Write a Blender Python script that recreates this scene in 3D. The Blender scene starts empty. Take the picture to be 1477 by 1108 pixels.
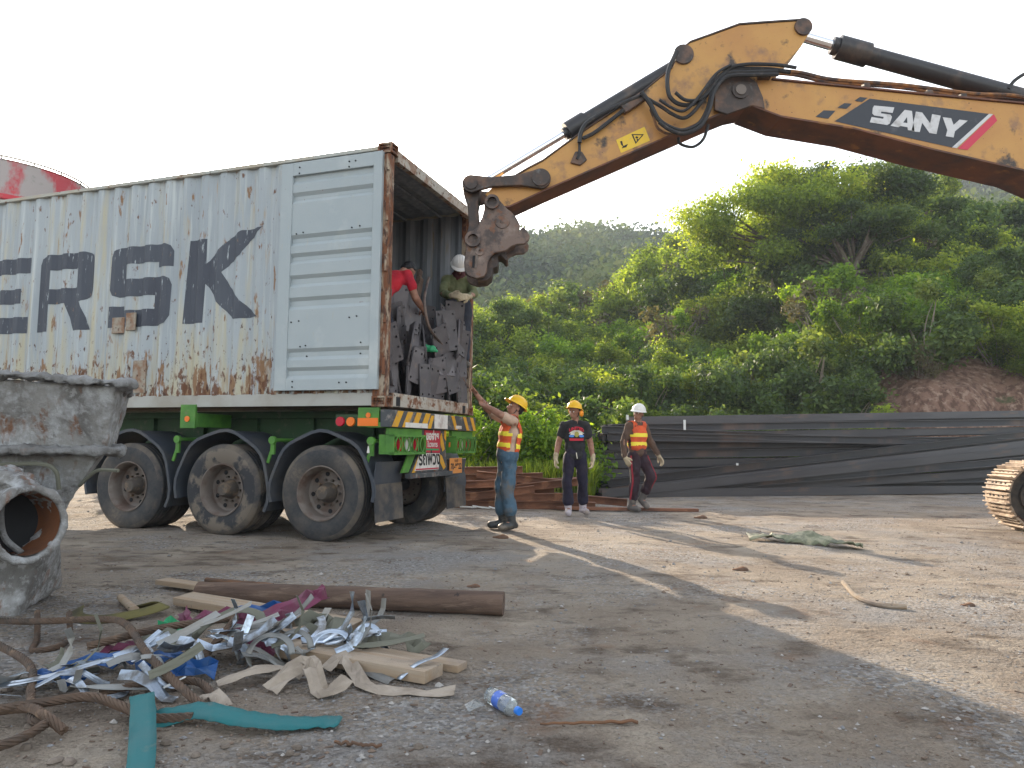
import bpy, bmesh, math, random
import numpy as np
from mathutils import Vector, Matrix, noise
PI = math.pi; R = math.radians
S = bpy.context.scene
COL = S.collection
# ------------------------------------------------------------------ camera, sky, sun, exposure
cam_d = bpy.data.cameras.new('camera'); cam = bpy.data.objects.new('camera', cam_d); COL.objects.link(cam)
cam_d.sensor_width = 36; cam_d.lens = 36*1043.4/1477; cam_d.clip_start = .05; cam_d.clip_end = 4000
cam.matrix_world = Matrix.Translation((0, 0, 1.0768)) @ Matrix.Rotation(PI/2 + .082273, 4, 'X') @ Matrix.Rotation(.0098146, 4, 'Z')
S.camera = cam
SUN_AZ, SUN_EL = R(-20.5), R(18.5)
w = bpy.data.worlds.new('World'); S.world = w; w.use_nodes = True
nt = w.node_tree; bg = nt.nodes['Background']; sky = nt.nodes.new('ShaderNodeTexSky')
sky.sky_type = 'NISHITA'; sky.sun_disc = False; sky.sun_elevation = SUN_EL; sky.sun_rotation = SUN_AZ
sky.air_density = 1.2; sky.dust_density = 1.6; sky.ozone_density = 1.0
hsv = nt.nodes.new('ShaderNodeHueSaturation'); hsv.inputs['Saturation'].default_value = .28; hsv.inputs['Value'].default_value = 1.9; nt.links.new(sky.outputs[0], hsv.inputs['Color'])
hs2 = nt.nodes.new('ShaderNodeHueSaturation'); hs2.inputs['Saturation'].default_value = .85; nt.links.new(sky.outputs[0], hs2.inputs['Color'])
wtc = nt.nodes.new('ShaderNodeTexCoord'); wmp = nt.nodes.new('ShaderNodeMapping'); wmp.inputs['Scale'].default_value = (1, 1, 2.2); nt.links.new(wtc.outputs['Generated'], wmp.inputs[0])
wns = nt.nodes.new('ShaderNodeTexNoise'); wns.inputs['Scale'].default_value = 3.2; wns.inputs['Detail'].default_value = 7; nt.links.new(wmp.outputs[0], wns.inputs['Vector'])
wmr = nt.nodes.new('ShaderNodeMapRange'); wmr.inputs[1].default_value = .36; wmr.inputs[2].default_value = .54; nt.links.new(wns.outputs[0], wmr.inputs[0])
wmx = nt.nodes.new('ShaderNodeMix'); wmx.data_type = 'RGBA'; nt.links.new(wmr.outputs[0], wmx.inputs[0]); nt.links.new(hs2.outputs[0], wmx.inputs[6]); nt.links.new(hsv.outputs[0], wmx.inputs[7]); nt.links.new(wmx.outputs[2], bg.inputs[0]); bg.inputs[1].default_value = .13
sd = bpy.data.lights.new('sun', 'SUN'); sd.energy = 5.0; sd.angle = R(.5); sd.color = (1, .83, .63)
sun = bpy.data.objects.new('sun', sd); COL.objects.link(sun)
sv = Vector((math.sin(SUN_AZ)*math.cos(SUN_EL), math.cos(SUN_AZ)*math.cos(SUN_EL), math.sin(SUN_EL)))
sun.rotation_euler = sv.to_track_quat('Z', 'Y').to_euler(); sun.location = (-10, 20, 30)
S.view_settings.view_transform = 'Standard'; S.view_settings.look = 'None'; S.view_settings.exposure = 1.38
S.view_settings.gamma = 1; S.view_settings.use_curve_mapping = False
S.cycles.max_bounces = 6; S.cycles.transparent_max_bounces = 12; S.cycles.volume_bounces = 0
S.cycles.use_denoising = True

# ------------------------------------------------------------------ tagging helpers
def tag(o, label=None, cat=None, group=None, kind=None):
    if label: o['label'] = label
    if cat: o['category'] = cat
    if group: o['group'] = group
    if kind: o['kind'] = kind
    return o
def empty(name, loc=(0, 0, 0), rz=0, label=None, cat=None, group=None):
    o = bpy.data.objects.new(name, None); COL.objects.link(o); o.location = loc; o.rotation_euler = (0, 0, rz)
    o.empty_display_size = .2
    return tag(o, label, cat, group)
def copy_tree(o, parent=None):
    c = o.copy(); COL.objects.link(c); c.parent = parent
    for ch in list(o.children): copy_tree(ch, c)
    return c

# ------------------------------------------------------------------ materials
MATS = {}
def mat(name, col, rough=.75, metal=0., layers=(), bump=0., bscale=40, bstretch=(1, 1, 1), spec=.4, trans=0, tcol=None, tint=None, rand=0, alpha=None, rlayer=None):
    """layers: (colour, scale, lo, hi, stretch[, zmask(z0,z1)])  noise blotches of a second colour"""
    m = bpy.data.materials.new(name); m.use_nodes = True; N = m.node_tree.nodes; Lk = m.node_tree.links.new
    bs = N['Principled BSDF']; bs.inputs['Roughness'].default_value = rough; bs.inputs['Metallic'].default_value = metal
    bs.inputs['Specular IOR Level'].default_value = spec
    tc = N.new('ShaderNodeTexCoord')
    def noise_(scale, stretch=(1, 1, 1), det=6, rgh=.6, off=0):
        mp = N.new('ShaderNodeMapping'); mp.inputs['Scale'].default_value = stretch; mp.inputs['Location'].default_value = (off, off*.7, off*1.3)
        Lk(tc.outputs['Object'], mp.inputs[0]); n = N.new('ShaderNodeTexNoise'); n.inputs['Scale'].default_value = scale
        n.inputs['Detail'].default_value = det; n.inputs['Roughness'].default_value = rgh; Lk(mp.outputs[0], n.inputs['Vector']); return n.outputs[0]
    cur = None
    if tint is not None:
        at = N.new('ShaderNodeAttribute'); at.attribute_name = 'tint'
        cr = N.new('ShaderNodeValToRGB'); el = cr.color_ramp.elements
        el[0].color = (*tint[0], 1); el[1].color = (*tint[-1], 1)
        for i, c in enumerate(tint[1:-1]):
            e = el.new((i+1)/(len(tint)-1)); e.color = (*c, 1)
        Lk(at.outputs['Fac'], cr.inputs[0]); cur = cr.outputs[0]
    if cur is None:
        rgb = N.new('ShaderNodeRGB'); rgb.outputs[0].default_value = (*col, 1); cur = rgb.outputs[0]
    for i, ly in enumerate(layers):
        c, sc, lo, hi = ly[:4]; st = ly[4] if len(ly) > 4 else (1, 1, 1)
        nz = noise_(sc, st, off=i*3.7)
        if len(ly) > 5:
            z0, z1, k = ly[5]
            sp = N.new('ShaderNodeSeparateXYZ'); Lk(tc.outputs['Object'], sp.inputs[0])
            mr = N.new('ShaderNodeMapRange'); mr.inputs[1].default_value = z0; mr.inputs[2].default_value = z1
            mr.inputs[3].default_value = k; mr.inputs[4].default_value = 0; Lk(sp.outputs[2], mr.inputs[0])
            ad = N.new('ShaderNodeMath'); ad.operation = 'ADD'; Lk(nz, ad.inputs[0]); Lk(mr.outputs[0], ad.inputs[1]); nz = ad.outputs[0]
        mr = N.new('ShaderNodeMapRange'); mr.inputs[1].default_value = lo; mr.inputs[2].default_value = hi; Lk(nz, mr.inputs[0])
        mx = N.new('ShaderNodeMix'); mx.data_type = 'RGBA'; mx.inputs[7].default_value = (*c, 1)
        Lk(mr.outputs[0], mx.inputs[0]); Lk(cur, mx.inputs[6]); cur = mx.outputs[2]
        if rlayer is not None and i == rlayer[0]:
            rr = N.new('ShaderNodeMapRange'); rr.inputs[3].default_value = rough; rr.inputs[4].default_value = rlayer[1]; Lk(mr.outputs[0], rr.inputs[0]); Lk(rr.outputs[0], bs.inputs['Roughness'])
    if rand:
        oi = N.new('ShaderNodeObjectInfo'); hs = N.new('ShaderNodeHueSaturation')
        mr = N.new('ShaderNodeMapRange'); mr.inputs[3].default_value = 1-rand; mr.inputs[4].default_value = 1+rand; Lk(oi.outputs['Random'], mr.inputs[0])
        Lk(mr.outputs[0], hs.inputs['Value']); Lk(cur, hs.inputs['Color']); cur = hs.outputs[0]
    Lk(cur, bs.inputs['Base Color'])
    if bump:
        b = N.new('ShaderNodeBump'); b.inputs['Strength'].default_value = 1; b.inputs['Distance'].default_value = bump
        Lk(noise_(bscale, bstretch, 8, .65, 9), b.inputs['Height']); Lk(b.outputs[0], bs.inputs['Normal'])
    if trans:
        tr = N.new('ShaderNodeBsdfTranslucent'); mx = N.new('ShaderNodeMixShader'); mx.inputs[0].default_value = trans
        hs = N.new('ShaderNodeMix'); hs.data_type = 'RGBA'; hs.blend_type = 'MULTIPLY'; hs.inputs[0].default_value = 1; hs.inputs[7].default_value = (*(tcol or (1.7, 1.6, .6)), 1)
        Lk(cur, hs.inputs[6]); Lk(hs.outputs[2], tr.inputs[0])
        out = N['Material Output']; Lk(bs.outputs[0], mx.inputs[1]); Lk(tr.outputs[0], mx.inputs[2]); Lk(mx.outputs[0], out.inputs[0])
    MATS[name] = m; m['bs'] = 0
    return m
RUST = (.16, .062, .028); RUSTD = (.07, .033, .022); DUST = (.28, .23, .18)
PAINT = (.345, .38, .40)
mat('container_paint', PAINT, .5, layers=[
    ((.285, .32, .345), 1.2, .35, .65, (1, 1, .35)), ((.44, .475, .475), 3.0, .52, .7, (6, 6, .25)), ((.40, .375, .28), 2.2, .54, .70, (3, 3, .3), (1.5, 2.8, .12)),
    ((.34, .27, .18), 5, .62, .74, (3, 3, .35), (1.5, 2.5, .10)), ((.23, .135, .075), 3.8, .62, .68, (2.6, 2.6, .75), (1.55, 2.2, .16)), ((.13, .06, .033), 8, .64, .70, (1.6, 1.6, .8), (1.55, 2.3, .16)), (RUSTD, 18, .68, .74, (1, 1, .5), (1.5, 3.0, .12))], bump=.002, bscale=8, rlayer=(4, .9))
mat('rail_paint', (.37, .38, .35), .6, layers=[((.36, .32, .25), 2, .4, .6), (RUST, 7, .62, .68), (RUSTD, 15, .66, .72)], bump=.002, bscale=20)
mat('patch_paint', (.30, .27, .22), .8, layers=[((.22, .12, .07), 9, .40, .60), (RUSTD, 20, .60, .68)])
mat('rusty_frame', (.37, .34, .29), .75, layers=[((.24, .15, .10), 5, .48, .60), (RUST, 11, .56, .62), (RUSTD, 16, .58, .66)], bump=.004, bscale=25)
mat('post_rust', (.33, .27, .20), .8, layers=[(RUST, 5, .40, .52, (2, 2, .6)), (RUSTD, 12, .5, .6, (2, 2, .8))], bump=.004, bscale=25)
mat('door_paint', (.335, .375, .39), .5, layers=[((.30, .345, .365), 1.0, .4, .65), ((.42, .45, .45), 1.7, .55, .75), ((.34, .36, .34), 6, .62, .72, (1, 5, 1)), (RUST, 14, .70, .74)], bump=.001, bscale=6)
mat('letter_paint', (.042, .048, .066), .6, layers=[((.065, .075, .095), 2, .35, .7, (1, 1, .4)), (PAINT, 13, .63, .68, (1, 2.6, .45)), ((.2, .13, .09), 16, .68, .72, (1, 1, .4))])
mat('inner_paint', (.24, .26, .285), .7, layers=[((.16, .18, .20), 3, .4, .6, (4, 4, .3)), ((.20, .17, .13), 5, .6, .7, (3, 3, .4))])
mat('bare_dark', (.02, .02, .022), .9)
mat('green_paint', (.085, .235, .035), .6, layers=[((.05, .15, .03), 4, .4, .65), ((.16, .15, .10), 7, .62, .75)], bump=.001, bscale=20)
mat('green_shaded', (.022, .060, .022), .7, layers=[((.03, .05, .025), 3, .4, .65), ((.13, .11, .08), 6, .6, .75)], bump=.001, bscale=20)  # trailer green again, darkened in colour for the shadow under the container
mat('rubber', (.032, .034, .038), .8, layers=[((.11, .092, .075), 3, .42, .68), ((.05, .048, .047), 30, .4, .7)], bump=.002, bscale=60, rand=.15)
mat('rubber_dusty', (.045, .045, .048), .85, layers=[((.14, .115, .09), 4, .40, .66)], bump=.002, bscale=60)
mat('rubber_mixed', (.035, .036, .04), .85, layers=[((.15, .125, .10), 4, .46, .54)], bump=.002, bscale=60)
mat('black_plastic', (.045, .052, .065), .55, layers=[((.09, .085, .08), 3, .45, .75)], bump=.001, bscale=10)
mat('rim_steel', (.15, .125, .108), .6, layers=[((.10, .065, .05), 5, .45, .65), ((.24, .215, .19), 3, .55, .75)], bump=.001, bscale=40)
mat('hub_steel', (.075, .062, .052), .7, layers=[((.17, .12, .08), 8, .5, .65)])
mat('hazard_black', (.06, .065, .07), .7, layers=[((.24, .21, .19), 9, .52, .68), (RUST, 13, .62, .68)])
mat('hazard_yellow', (.60, .31, .02), .6, layers=[((.3, .22, .15), 12, .55, .7)])
mat('sign_white', (.62, .60, .56), .6, layers=[((.4, .33, .3), 9, .5, .7)])
mat('sign_red', (.42, .018, .045), .5, layers=[((.3, .06, .07), 9, .5, .7)])
mat('ink', (.02, .02, .02), .7)
mat('sign_green', (.03, .3, .12), .6)
mat('light_red', (.45, .01, .03), .25); mat('light_orange', (.75, .17, .02), .3)
mat('plate_orange', (.62, .25, .06), .6, layers=[((.4, .2, .1), 14, .55, .7)])
YEL = (.48, .255, .070)
mat('excavator_paint', YEL, .5, layers=[((.42, .205, .06), 1.6, .4, .65), ((.26, .14, .07), 4, .54, .68), ((.05, .037, .03), 2.6, .585, .66), ((.07, .045, .03), 30, .66, .70)], bump=.001, bscale=30)
mat('excavator_under', (.15, .06, .035), .7, layers=[((.07, .04, .035), 2.5, .4, .62), ((.25, .11, .04), 5, .6, .7)])  # machine paint darkened in colour for the shaded undersides
mat('grease', (.050, .038, .034), .6, layers=[((.13, .075, .05), 5, .45, .62), ((.10, .10, .10), 12, .6, .7)], bump=.004, bscale=25)
mat('coupler_steel', (.15, .105, .085), .6, layers=[((.06, .045, .04), 5, .48, .6), ((.25, .19, .16), 4, .55, .7), ((.16, .07, .035), 9, .56, .66)], bump=.004, bscale=25)
mat('chrome', (.72, .74, .78), .12, 1.0)
mat('cyl_black', (.028, .027, .03), .4, layers=[((.08, .06, .05), 4, .5, .65)])
mat('hose', (.018, .018, .02), .5, layers=[((.06, .05, .045), 9, .55, .7)])
mat('pipe_paint', (.30, .13, .04), .6, layers=[((.06, .04, .035), 5, .42, .58)])
mat('decal_navy', (.032, .036, .046), .5, layers=[((.09, .09, .1), 5, .6, .75)]); mat('decal_white', (.55, .55, .56), .5, layers=[((.35, .34, .33), 8, .5, .7)]); mat('decal_red', (.52, .035, .07), .5)
mat('sticker_yellow', (.68, .44, .03), .5, layers=[((.5, .33, .1), 20, .55, .7)])
mat('track_steel', (.42, .32, .23), .75, layers=[((.20, .14, .10), 6, .45, .6), ((.55, .46, .36), 3, .5, .7)], bump=.003, bscale=30)
mat('glass_dark', (.02, .025, .03), .08)
mat('steel_shaded', (.014, .017, .025), .5, layers=[((.075, .050, .042), .5, .52, .62, (1, .2, .2)), ((.09, .088, .085), 7, .64, .76, (.15, 1, 1))], bump=.0008, bscale=20, rand=.4, spec=.5)
mat('steel_flange_lit', (.062, .062, .067), .55, layers=[((.045, .044, .05), 3, .45, .62, (.15, 1, 1)), ((.13, .085, .06), 4, .60, .72, (.2, 1, 1))], rand=.45)  # dusty flanges paler, recessed webs darker: sky light and shade put into colour
mat('steel_rust', (.24, .11, .065), .8, layers=[((.12, .055, .035), 3, .4, .6, (.5, 1, 1)), ((.28, .14, .08), 5, .55, .7)], bump=.002, bscale=30, rand=.2)
mat('plate_steel', (.115, .105, .110), .55, layers=[((.08, .072, .078), 4, .4, .6), ((.17, .13, .11), 6, .58, .72)], bump=.001, bscale=25, rand=.25)
mat('plate_hole', (.006, .006, .007), .9)
CON = (.27, .27, .27)
mat('caked_concrete', (.25, .25, .25), .95, layers=[((.14, .135, .13), 2.0, .40, .62), ((.31, .315, .32), 5, .50, .68), ((.19, .115, .075), 3, .60, .70), ((.09, .085, .08), 9, .62, .72)], bump=.03, bscale=26)
mat('caked_wall', (.25, .245, .235), .9, layers=[((.14, .135, .13), 2.2, .42, .60, (1.5, 1, .6)), ((.40, .41, .42), 6, .50, .64), ((.17, .09, .055), 5, .56, .68, (2, 2, .7)), ((.28, .28, .28), 24, .52, .62), ((.06, .05, .045), 7, .62, .72)], bump=.022, bscale=24)
mat('pipe_rust', (.12, .05, .024), .8, layers=[((.18, .07, .03), 5, .4, .62)], bump=.003, bscale=30)
mat('wood_new', (.31, .25, .19), .8, layers=[((.27, .19, .12), 3, .40, .66, (.5, 9, 9)), ((.20, .16, .13), 3, .58, .72), ((.14, .11, .09), 30, .64, .70)], bump=.002, bscale=14, bstretch=(.6, 8, 8), rand=.1)
mat('wood_bark', (.125, .082, .06), .9, layers=[((.07, .045, .035), 4, .42, .62, (.4, 3, 3)), ((.19, .135, .10), 7, .54, .68, (.5, 3, 3)), ((.035, .026, .022), 14, .66, .70)], bump=.008, bscale=12, bstretch=(.5, 4, 4))
mat('wood_stick', (.17, .085, .045), .85, layers=[((.10, .06, .04), 6, .45, .6, (.4, 3, 3))])
mat('band_steel', (.36, .42, .50), .28, .92, layers=[((.20, .20, .20), 9, .47, .60)], rlayer=(0, .65), rand=.3)
mat('band_matt', (.22, .225, .22), .5, .4, layers=[((.2, .19, .17), 6, .45, .65)], rand=.3)
mat('band_blue', (.015, .075, .24), .5, layers=[((.07, .11, .17), 8, .5, .7)]); mat('band_pink', (.14, .028, .065), .7, layers=[((.13, .06, .08), 8, .45, .65)])
mat('band_green', (.03, .27, .12), .6); mat('band_olive', (.13, .13, .10), .8); mat('band_beige', (.33, .28, .23), .85, layers=[((.23, .19, .15), 6, .42, .62)], bump=.002, bscale=12)
mat('strap_teal', (.008, .12, .13), .7, layers=[((.03, .12, .13), 7, .45, .7), ((.12, .15, .14), 9, .62, .75)], bump=.001, bscale=80)
mat('strap_olive', (.12, .105, .035), .85, layers=[((.05, .045, .03), 5, .45, .65)])
mat('wire_rope', (.095, .060, .040), .75, layers=[((.05, .038, .03), 9, .45, .65), ((.17, .11, .07), 12, .58, .7)])
mat('bottle_clear', (.75, .82, .85), .12, spec=.5); MATS['bottle_clear'].node_tree.nodes['Principled BSDF'].inputs['Transmission Weight'].default_value = .85
mat('bottle_label', (.06, .14, .5), .4, layers=[((.5, .55, .65), 30, .56, .6)]); mat('bottle_cap', (.02, .17, .62), .4)
mat('tarp_green', (.15, .16, .10), .75, layers=[((.30, .29, .20), 5, .48, .6), ((.07, .08, .06), 4, .5, .65)])
mat('litter_white', (.6, .62, .62), .6)
mat('skin', (.30, .155, .105), .6, layers=[((.22, .105, .07), 14, .45, .65)]); mat('hair', (.012, .011, .012), .6)
mat('tan_shirt', (.47, .33, .245), .9, layers=[((.33, .22, .16), 5, .42, .65)], bump=.004, bscale=16)
mat('vest_orange', (.62, .095, .025), .8, layers=[((.45, .07, .03), 6, .45, .65)], bump=.003, bscale=20)
mat('vest_yellow', (.80, .66, .05), .6); mat('jeans', (.060, .11, .16), .9, layers=[((.12, .105, .09), 5, .47, .63), ((.03, .06, .09), 8, .5, .65)], bump=.004, bscale=18)
mat('boot_black', (.035, .038, .040), .5, layers=[((.16, .13, .10), 7, .5, .68)]); mat('boot_grey', (.11, .10, .095), .7, layers=[((.2, .17, .14), 8, .5, .65)]); mat('boot_white', (.42, .38, .42), .7, layers=[((.3, .25, .22), 8, .5, .65)])
mat('helmet_yellow', (.72, .42, .01), .35); mat('helmet_white', (.68, .68, .66), .35); mat('helmet_orange', (.80, .27, .01), .45)
mat('black_tee', (.018, .019, .022), .9, layers=[((.03, .03, .035), 8, .45, .65)], bump=.004, bscale=16)
mat('navy_pants', (.012, .011, .028), .85, layers=[((.02, .015, .028), 8, .45, .65)], bump=.004, bscale=16); mat('maroon_pants', (.026, .010, .016), .85, layers=[((.03, .02, .03), 8, .45, .65)], bump=.004, bscale=16)
mat('stripe_red', (.26, .02, .035), .8); mat('brown_shirt', (.10, .062, .045), .9, layers=[((.07, .045, .035), 8, .45, .65)], bump=.004, bscale=16)
mat('glove', (.46, .39, .27), .9, layers=[((.33, .27, .19), 9, .45, .65)]); mat('print_red', (.45, .02, .04), .7); mat('print_blue', (.08, .25, .65), .7); mat('print_white', (.7, .68, .6), .7); mat('print_olive', (.35, .33, .08), .7)
mat('red_tee', (.48, .018, .03), .85, layers=[((.34, .012, .03), 6, .42, .65)], bump=.004, bscale=16); mat('dark_cloth', (.03, .035, .05), .9); mat('olive_shirt', (.13, .15, .075), .9, layers=[((.2, .2, .11), 6, .5, .65)], bump=.004, bscale=16); mat('wrap_cloth', (.10, .035, .04), .9)
mat('silo_paint', (.34, .30, .29), .6, layers=[((.42, .035, .05), .55, .47, .55, (1, 1, .6)), ((.5, .06, .07), 1.6, .60, .66), ((.25, .24, .22), 2, .6, .7)])
mat('silo_red', (.48, .03, .045), .6, layers=[((.35, .15, .13), 3, .5, .7)])
mat('trunk_bark', (.13, .105, .08), .95, layers=[((.20, .175, .14), 6, .5, .65)], bump=.01, bscale=10)
mat('stem_pale', (.24, .20, .15), .95)
LEAF = [(.052, .080, .020), (.122, .180, .036), (.22, .29, .050), (.38, .41, .08)]
mat('leaf_mid', LEAF[1], .6, trans=.58, tint=LEAF, rand=.22, spec=.3)
mat('leaf_dark', LEAF[0], .6, trans=.42, tint=[(.032, .056, .022), (.060, .105, .034), (.105, .16, .044), (.19, .24, .06)], rand=.22, spec=.3)
mat('leaf_bright', LEAF[2], .6, trans=.55, tint=[(.07, .14, .022), (.125, .22, .03), (.22, .33, .04), (.34, .43, .06)], rand=.2, spec=.3)
mat('leaf_dry', (.1, .09, .05), .8, trans=.3, tint=[(.05, .05, .03), (.09, .085, .05), (.13, .12, .065), (.17, .15, .08)], rand=.2)
mat('leaf_far', LEAF[1], .9, trans=.25, tint=[(.026, .046, .020), (.050, .082, .032), (.09, .13, .045), (.14, .165, .065)])
mat('hill_floor', (.050, .060, .026), .95, layers=[((.025, .035, .015), .6, .4, .6), ((.09, .075, .045), 1.4, .55, .7)], bump=.1, bscale=2)
mat('red_earth', (.20, .118, .085), .95, layers=[((.10, .055, .038), 2.0, .44, .58, (2.5, 2.5, .4)), ((.29, .20, .15), 5, .52, .64), ((.06, .07, .03), 1.2, .62, .70)], bump=.15, bscale=2.2)

# ------------------------------------------------------------------ mesh builder
class MB:
    def __init__(s): s.v = []; s.f = []; s.mi = []; s.cur = 0
    def add(s, vs, fs):
        n = len(s.v); s.v += [Vector(p) for p in vs]; s.f += [tuple(i+n for i in f) for f in fs]; s.mi += [s.cur]*len(fs); return s
    def box(s, c, d, rot=None, taper=None):
        x, y, z = d[0]/2, d[1]/2, d[2]/2; c = Vector(c); m = rot or Matrix.Identity(3)
        t = taper or (1, 1)
        P = [(-x, -y, -z), (x, -y, -z), (x, y, -z), (-x, y, -z), (-x*t[0], -y*t[1], z), (x*t[0], -y*t[1], z), (x*t[0], y*t[1], z), (-x*t[0], y*t[1], z)]
        return s.add([c + m @ Vector(p) for p in P], [(0, 3, 2, 1), (4, 5, 6, 7), (0, 1, 5, 4), (1, 2, 6, 5), (2, 3, 7, 6), (3, 0, 4, 7)])
    def bx(s, x0, x1, y0, y1, z0, z1): return s.box(((x0+x1)/2, (y0+y1)/2, (z0+z1)/2), (abs(x1-x0), abs(y1-y0), abs(z1-z0)))
    def tube(s, pts, r, n=10, cap=True, close=False):
        pts = [Vector(p) for p in pts]; k = len(pts); rs = r if isinstance(r, (list, tuple)) else [r]*k
        up = None; vs = []
        for i, p in enumerate(pts):
            a = pts[(i-1) % k] if close else pts[max(i-1, 0)]; b = pts[(i+1) % k] if close else pts[min(i+1, k-1)]
            t = (b-a).normalized()
            if up is None: up = t.orthogonal().normalized()
            up = (up - t*up.dot(t)); up = up.normalized() if up.length > 1e-6 else t.orthogonal().normalized()
            sd_ = t.cross(up)
            vs += [p + (up*math.cos(2*PI*j/n) + sd_*math.sin(2*PI*j/n))*rs[i] for j in range(n)]
        fs = []
        for i in range(k if close else k-1):
            for j in range(n):
                a0 = i*n+j; a1 = i*n+(j+1) % n; b0 = ((i+1) % k)*n+j; b1 = ((i+1) % k)*n+(j+1) % n
                fs.append((a0, a1, b1, b0))
        if cap and not close: fs += [tuple(range(n-1, -1, -1)), tuple((k-1)*n+j for j in range(n))]
        return s.add(vs, fs)
    def cyl(s, a, b, r, n=20, r2=None): return s.tube([a, b], [r, r2 if r2 is not None else r], n)
    def lathe(s, prof, c=(0, 0, 0), axis='Y', n=40, closed=False):
        """prof: (radius, along)"""
        vs = []; c = Vector(c)
        for rr, h_ in prof:
            for j in range(n):
                a = 2*PI*j/n; q = {'X': (h_, rr*math.cos(a), rr*math.sin(a)), 'Y': (rr*math.sin(a), h_, rr*math.cos(a)), 'Z': (rr*math.cos(a), rr*math.sin(a), h_)}[axis]
                vs.append(c + Vector(q))
        fs = []; k = len(prof)
        for i in range(k if closed else k-1):
            for j in range(n): fs.append((i*n+j, i*n+(j+1) % n, ((i+1) % k)*n+(j+1) % n, ((i+1) % k)*n+j))
        return s.add(vs, fs)
    def sph(s, c, r, n=12, m=8, sc=(1, 1, 1), rot=None, zmin=-1):
        vs = []; c = Vector(c); rot = rot or Matrix.Identity(3)
        for i in range(m+1):
            z = -1 + (zmin+1) + (1-zmin)*0; ph = math.asin(max(zmin, -1)) + (PI/2 - math.asin(max(zmin, -1)))*i/m
            for j in range(n):
                a = 2*PI*j/n; vs.append(c + rot @ Vector((r*sc[0]*math.cos(ph)*math.cos(a), r*sc[1]*math.cos(ph)*math.sin(a), r*sc[2]*math.sin(ph))))
        fs = [(i*n+j, i*n+(j+1) % n, (i+1)*n+(j+1) % n, (i+1)*n+j) for i in range(m) for j in range(n)]
        return s.add(vs, fs)
    def prism(s, poly, f, n_, th):
        """poly 2-D points, f maps (a,b)->3D, extruded by vector n_*th"""
        k = len(poly); A = [Vector(f(*p)) for p in poly]; d = Vector(n_)*th
        return s.add(A + [p+d for p in A], [tuple(range(k)), tuple(range(2*k-1, k-1, -1))] + [(i, k+i, k+(i+1) % k, (i+1) % k) for i in range(k)])
    def build(s, name, mt, parent=None, smooth=False, bevel=0, world=False, sharp=40, jitter=0):
        me = bpy.data.meshes.new(name)
        V = s.v
        if world and parent is not None:
            pm = (Matrix.Translation(parent.location) @ Matrix.Rotation(parent.rotation_euler.z, 4, 'Z')).inverted(); V = [pm @ p for p in V]
        me.from_pydata([tuple(p) for p in V], [], s.f)
        for q in (mt if isinstance(mt, (list, tuple)) else [mt]): me.materials.append(MATS[q])
        if any(s.mi): me.polygons.foreach_set('material_index', s.mi)
        bm = bmesh.new(); bm.from_mesh(me); bmesh.ops.remove_doubles(bm, verts=bm.verts, dist=1e-5); bmesh.ops.recalc_face_normals(bm, faces=bm.faces); bm.to_mesh(me); bm.free()
        if smooth:
            me.polygons.foreach_set('use_smooth', [True]*len(me.polygons))
            try: me.set_sharp_from_angle(angle=R(sharp))
            except Exception: pass
        me.update()
        o = bpy.data.objects.new(name, me); COL.objects.link(o)
        if parent is not None: o.parent = parent
        if bevel:
            b = o.modifiers.new('bevel', 'BEVEL'); b.width = bevel; b.segments = 2; b.limit_method = 'ANGLE'; b.angle_limit = R(35); b.harden_normals = False
        return o
def mesh_obj(name, me, mt, parent=None):
    o = bpy.data.objects.new(name, me); COL.objects.link(o)
    if parent is not None: o.parent = parent
    for q in (mt if isinstance(mt, (list, tuple)) else [mt]): me.materials.append(MATS[q])
    return o
def baked(obj):
    dg = bpy.context.evaluated_depsgraph_get(); me = bpy.data.meshes.new_from_object(obj.evaluated_get(dg)); return me
def text_mesh(txt, size=1., bold=0., align='CENTER', extrude=0.):
    cu = bpy.data.curves.new('t', 'FONT'); cu.body = txt; cu.size = size; cu.offset = bold; cu.align_x = align; cu.align_y = 'CENTER'; cu.extrude = extrude
    ob = bpy.data.objects.new('t', cu); COL.objects.link(ob); me = baked(ob); bpy.data.objects.remove(ob); bpy.data.curves.remove(cu); return me
def poly_mesh(outlines, extrude=0.):
    """2-D filled shapes with holes via a curve"""
    cu = bpy.data.curves.new('p', 'CURVE'); cu.dimensions = '2D'; cu.fill_mode = 'BOTH'; cu.extrude = extrude
    for pl in outlines:
        sp = cu.splines.new('POLY'); sp.points.add(len(pl)-1); sp.use_cyclic_u = True
        for i, p in enumerate(pl): sp.points[i].co = (p[0], p[1], 0, 1)
    ob = bpy.data.objects.new('p', cu); COL.objects.link(ob); me = baked(ob); bpy.data.objects.remove(ob); bpy.data.curves.remove(cu); return me
def place_mesh(me, M4): me.transform(M4); return me
def frame4(o, ex, ey, ez):
    return Matrix(((ex[0], ey[0], ez[0], o[0]), (ex[1], ey[1], ez[1], o[1]), (ex[2], ey[2], ez[2], o[2]), (0, 0, 0, 1)))
def smooth_path(pts, n=8):
    pts = [Vector(p) for p in pts]; out = []
    P = [2*pts[0]-pts[1]] + pts + [2*pts[-1]-pts[-2]]
    for i in range(1, len(P)-2):
        for k in range(n):
            t = k/n; a, b, c, d = P[i-1], P[i], P[i+1], P[i+2]
            out.append(.5*((2*b) + (c-a)*t + (2*a-5*b+4*c-d)*t*t + (3*b-a-3*c+d)*t**3))
    out.append(pts[-1]); return out
rnd = random.Random(7)
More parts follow.
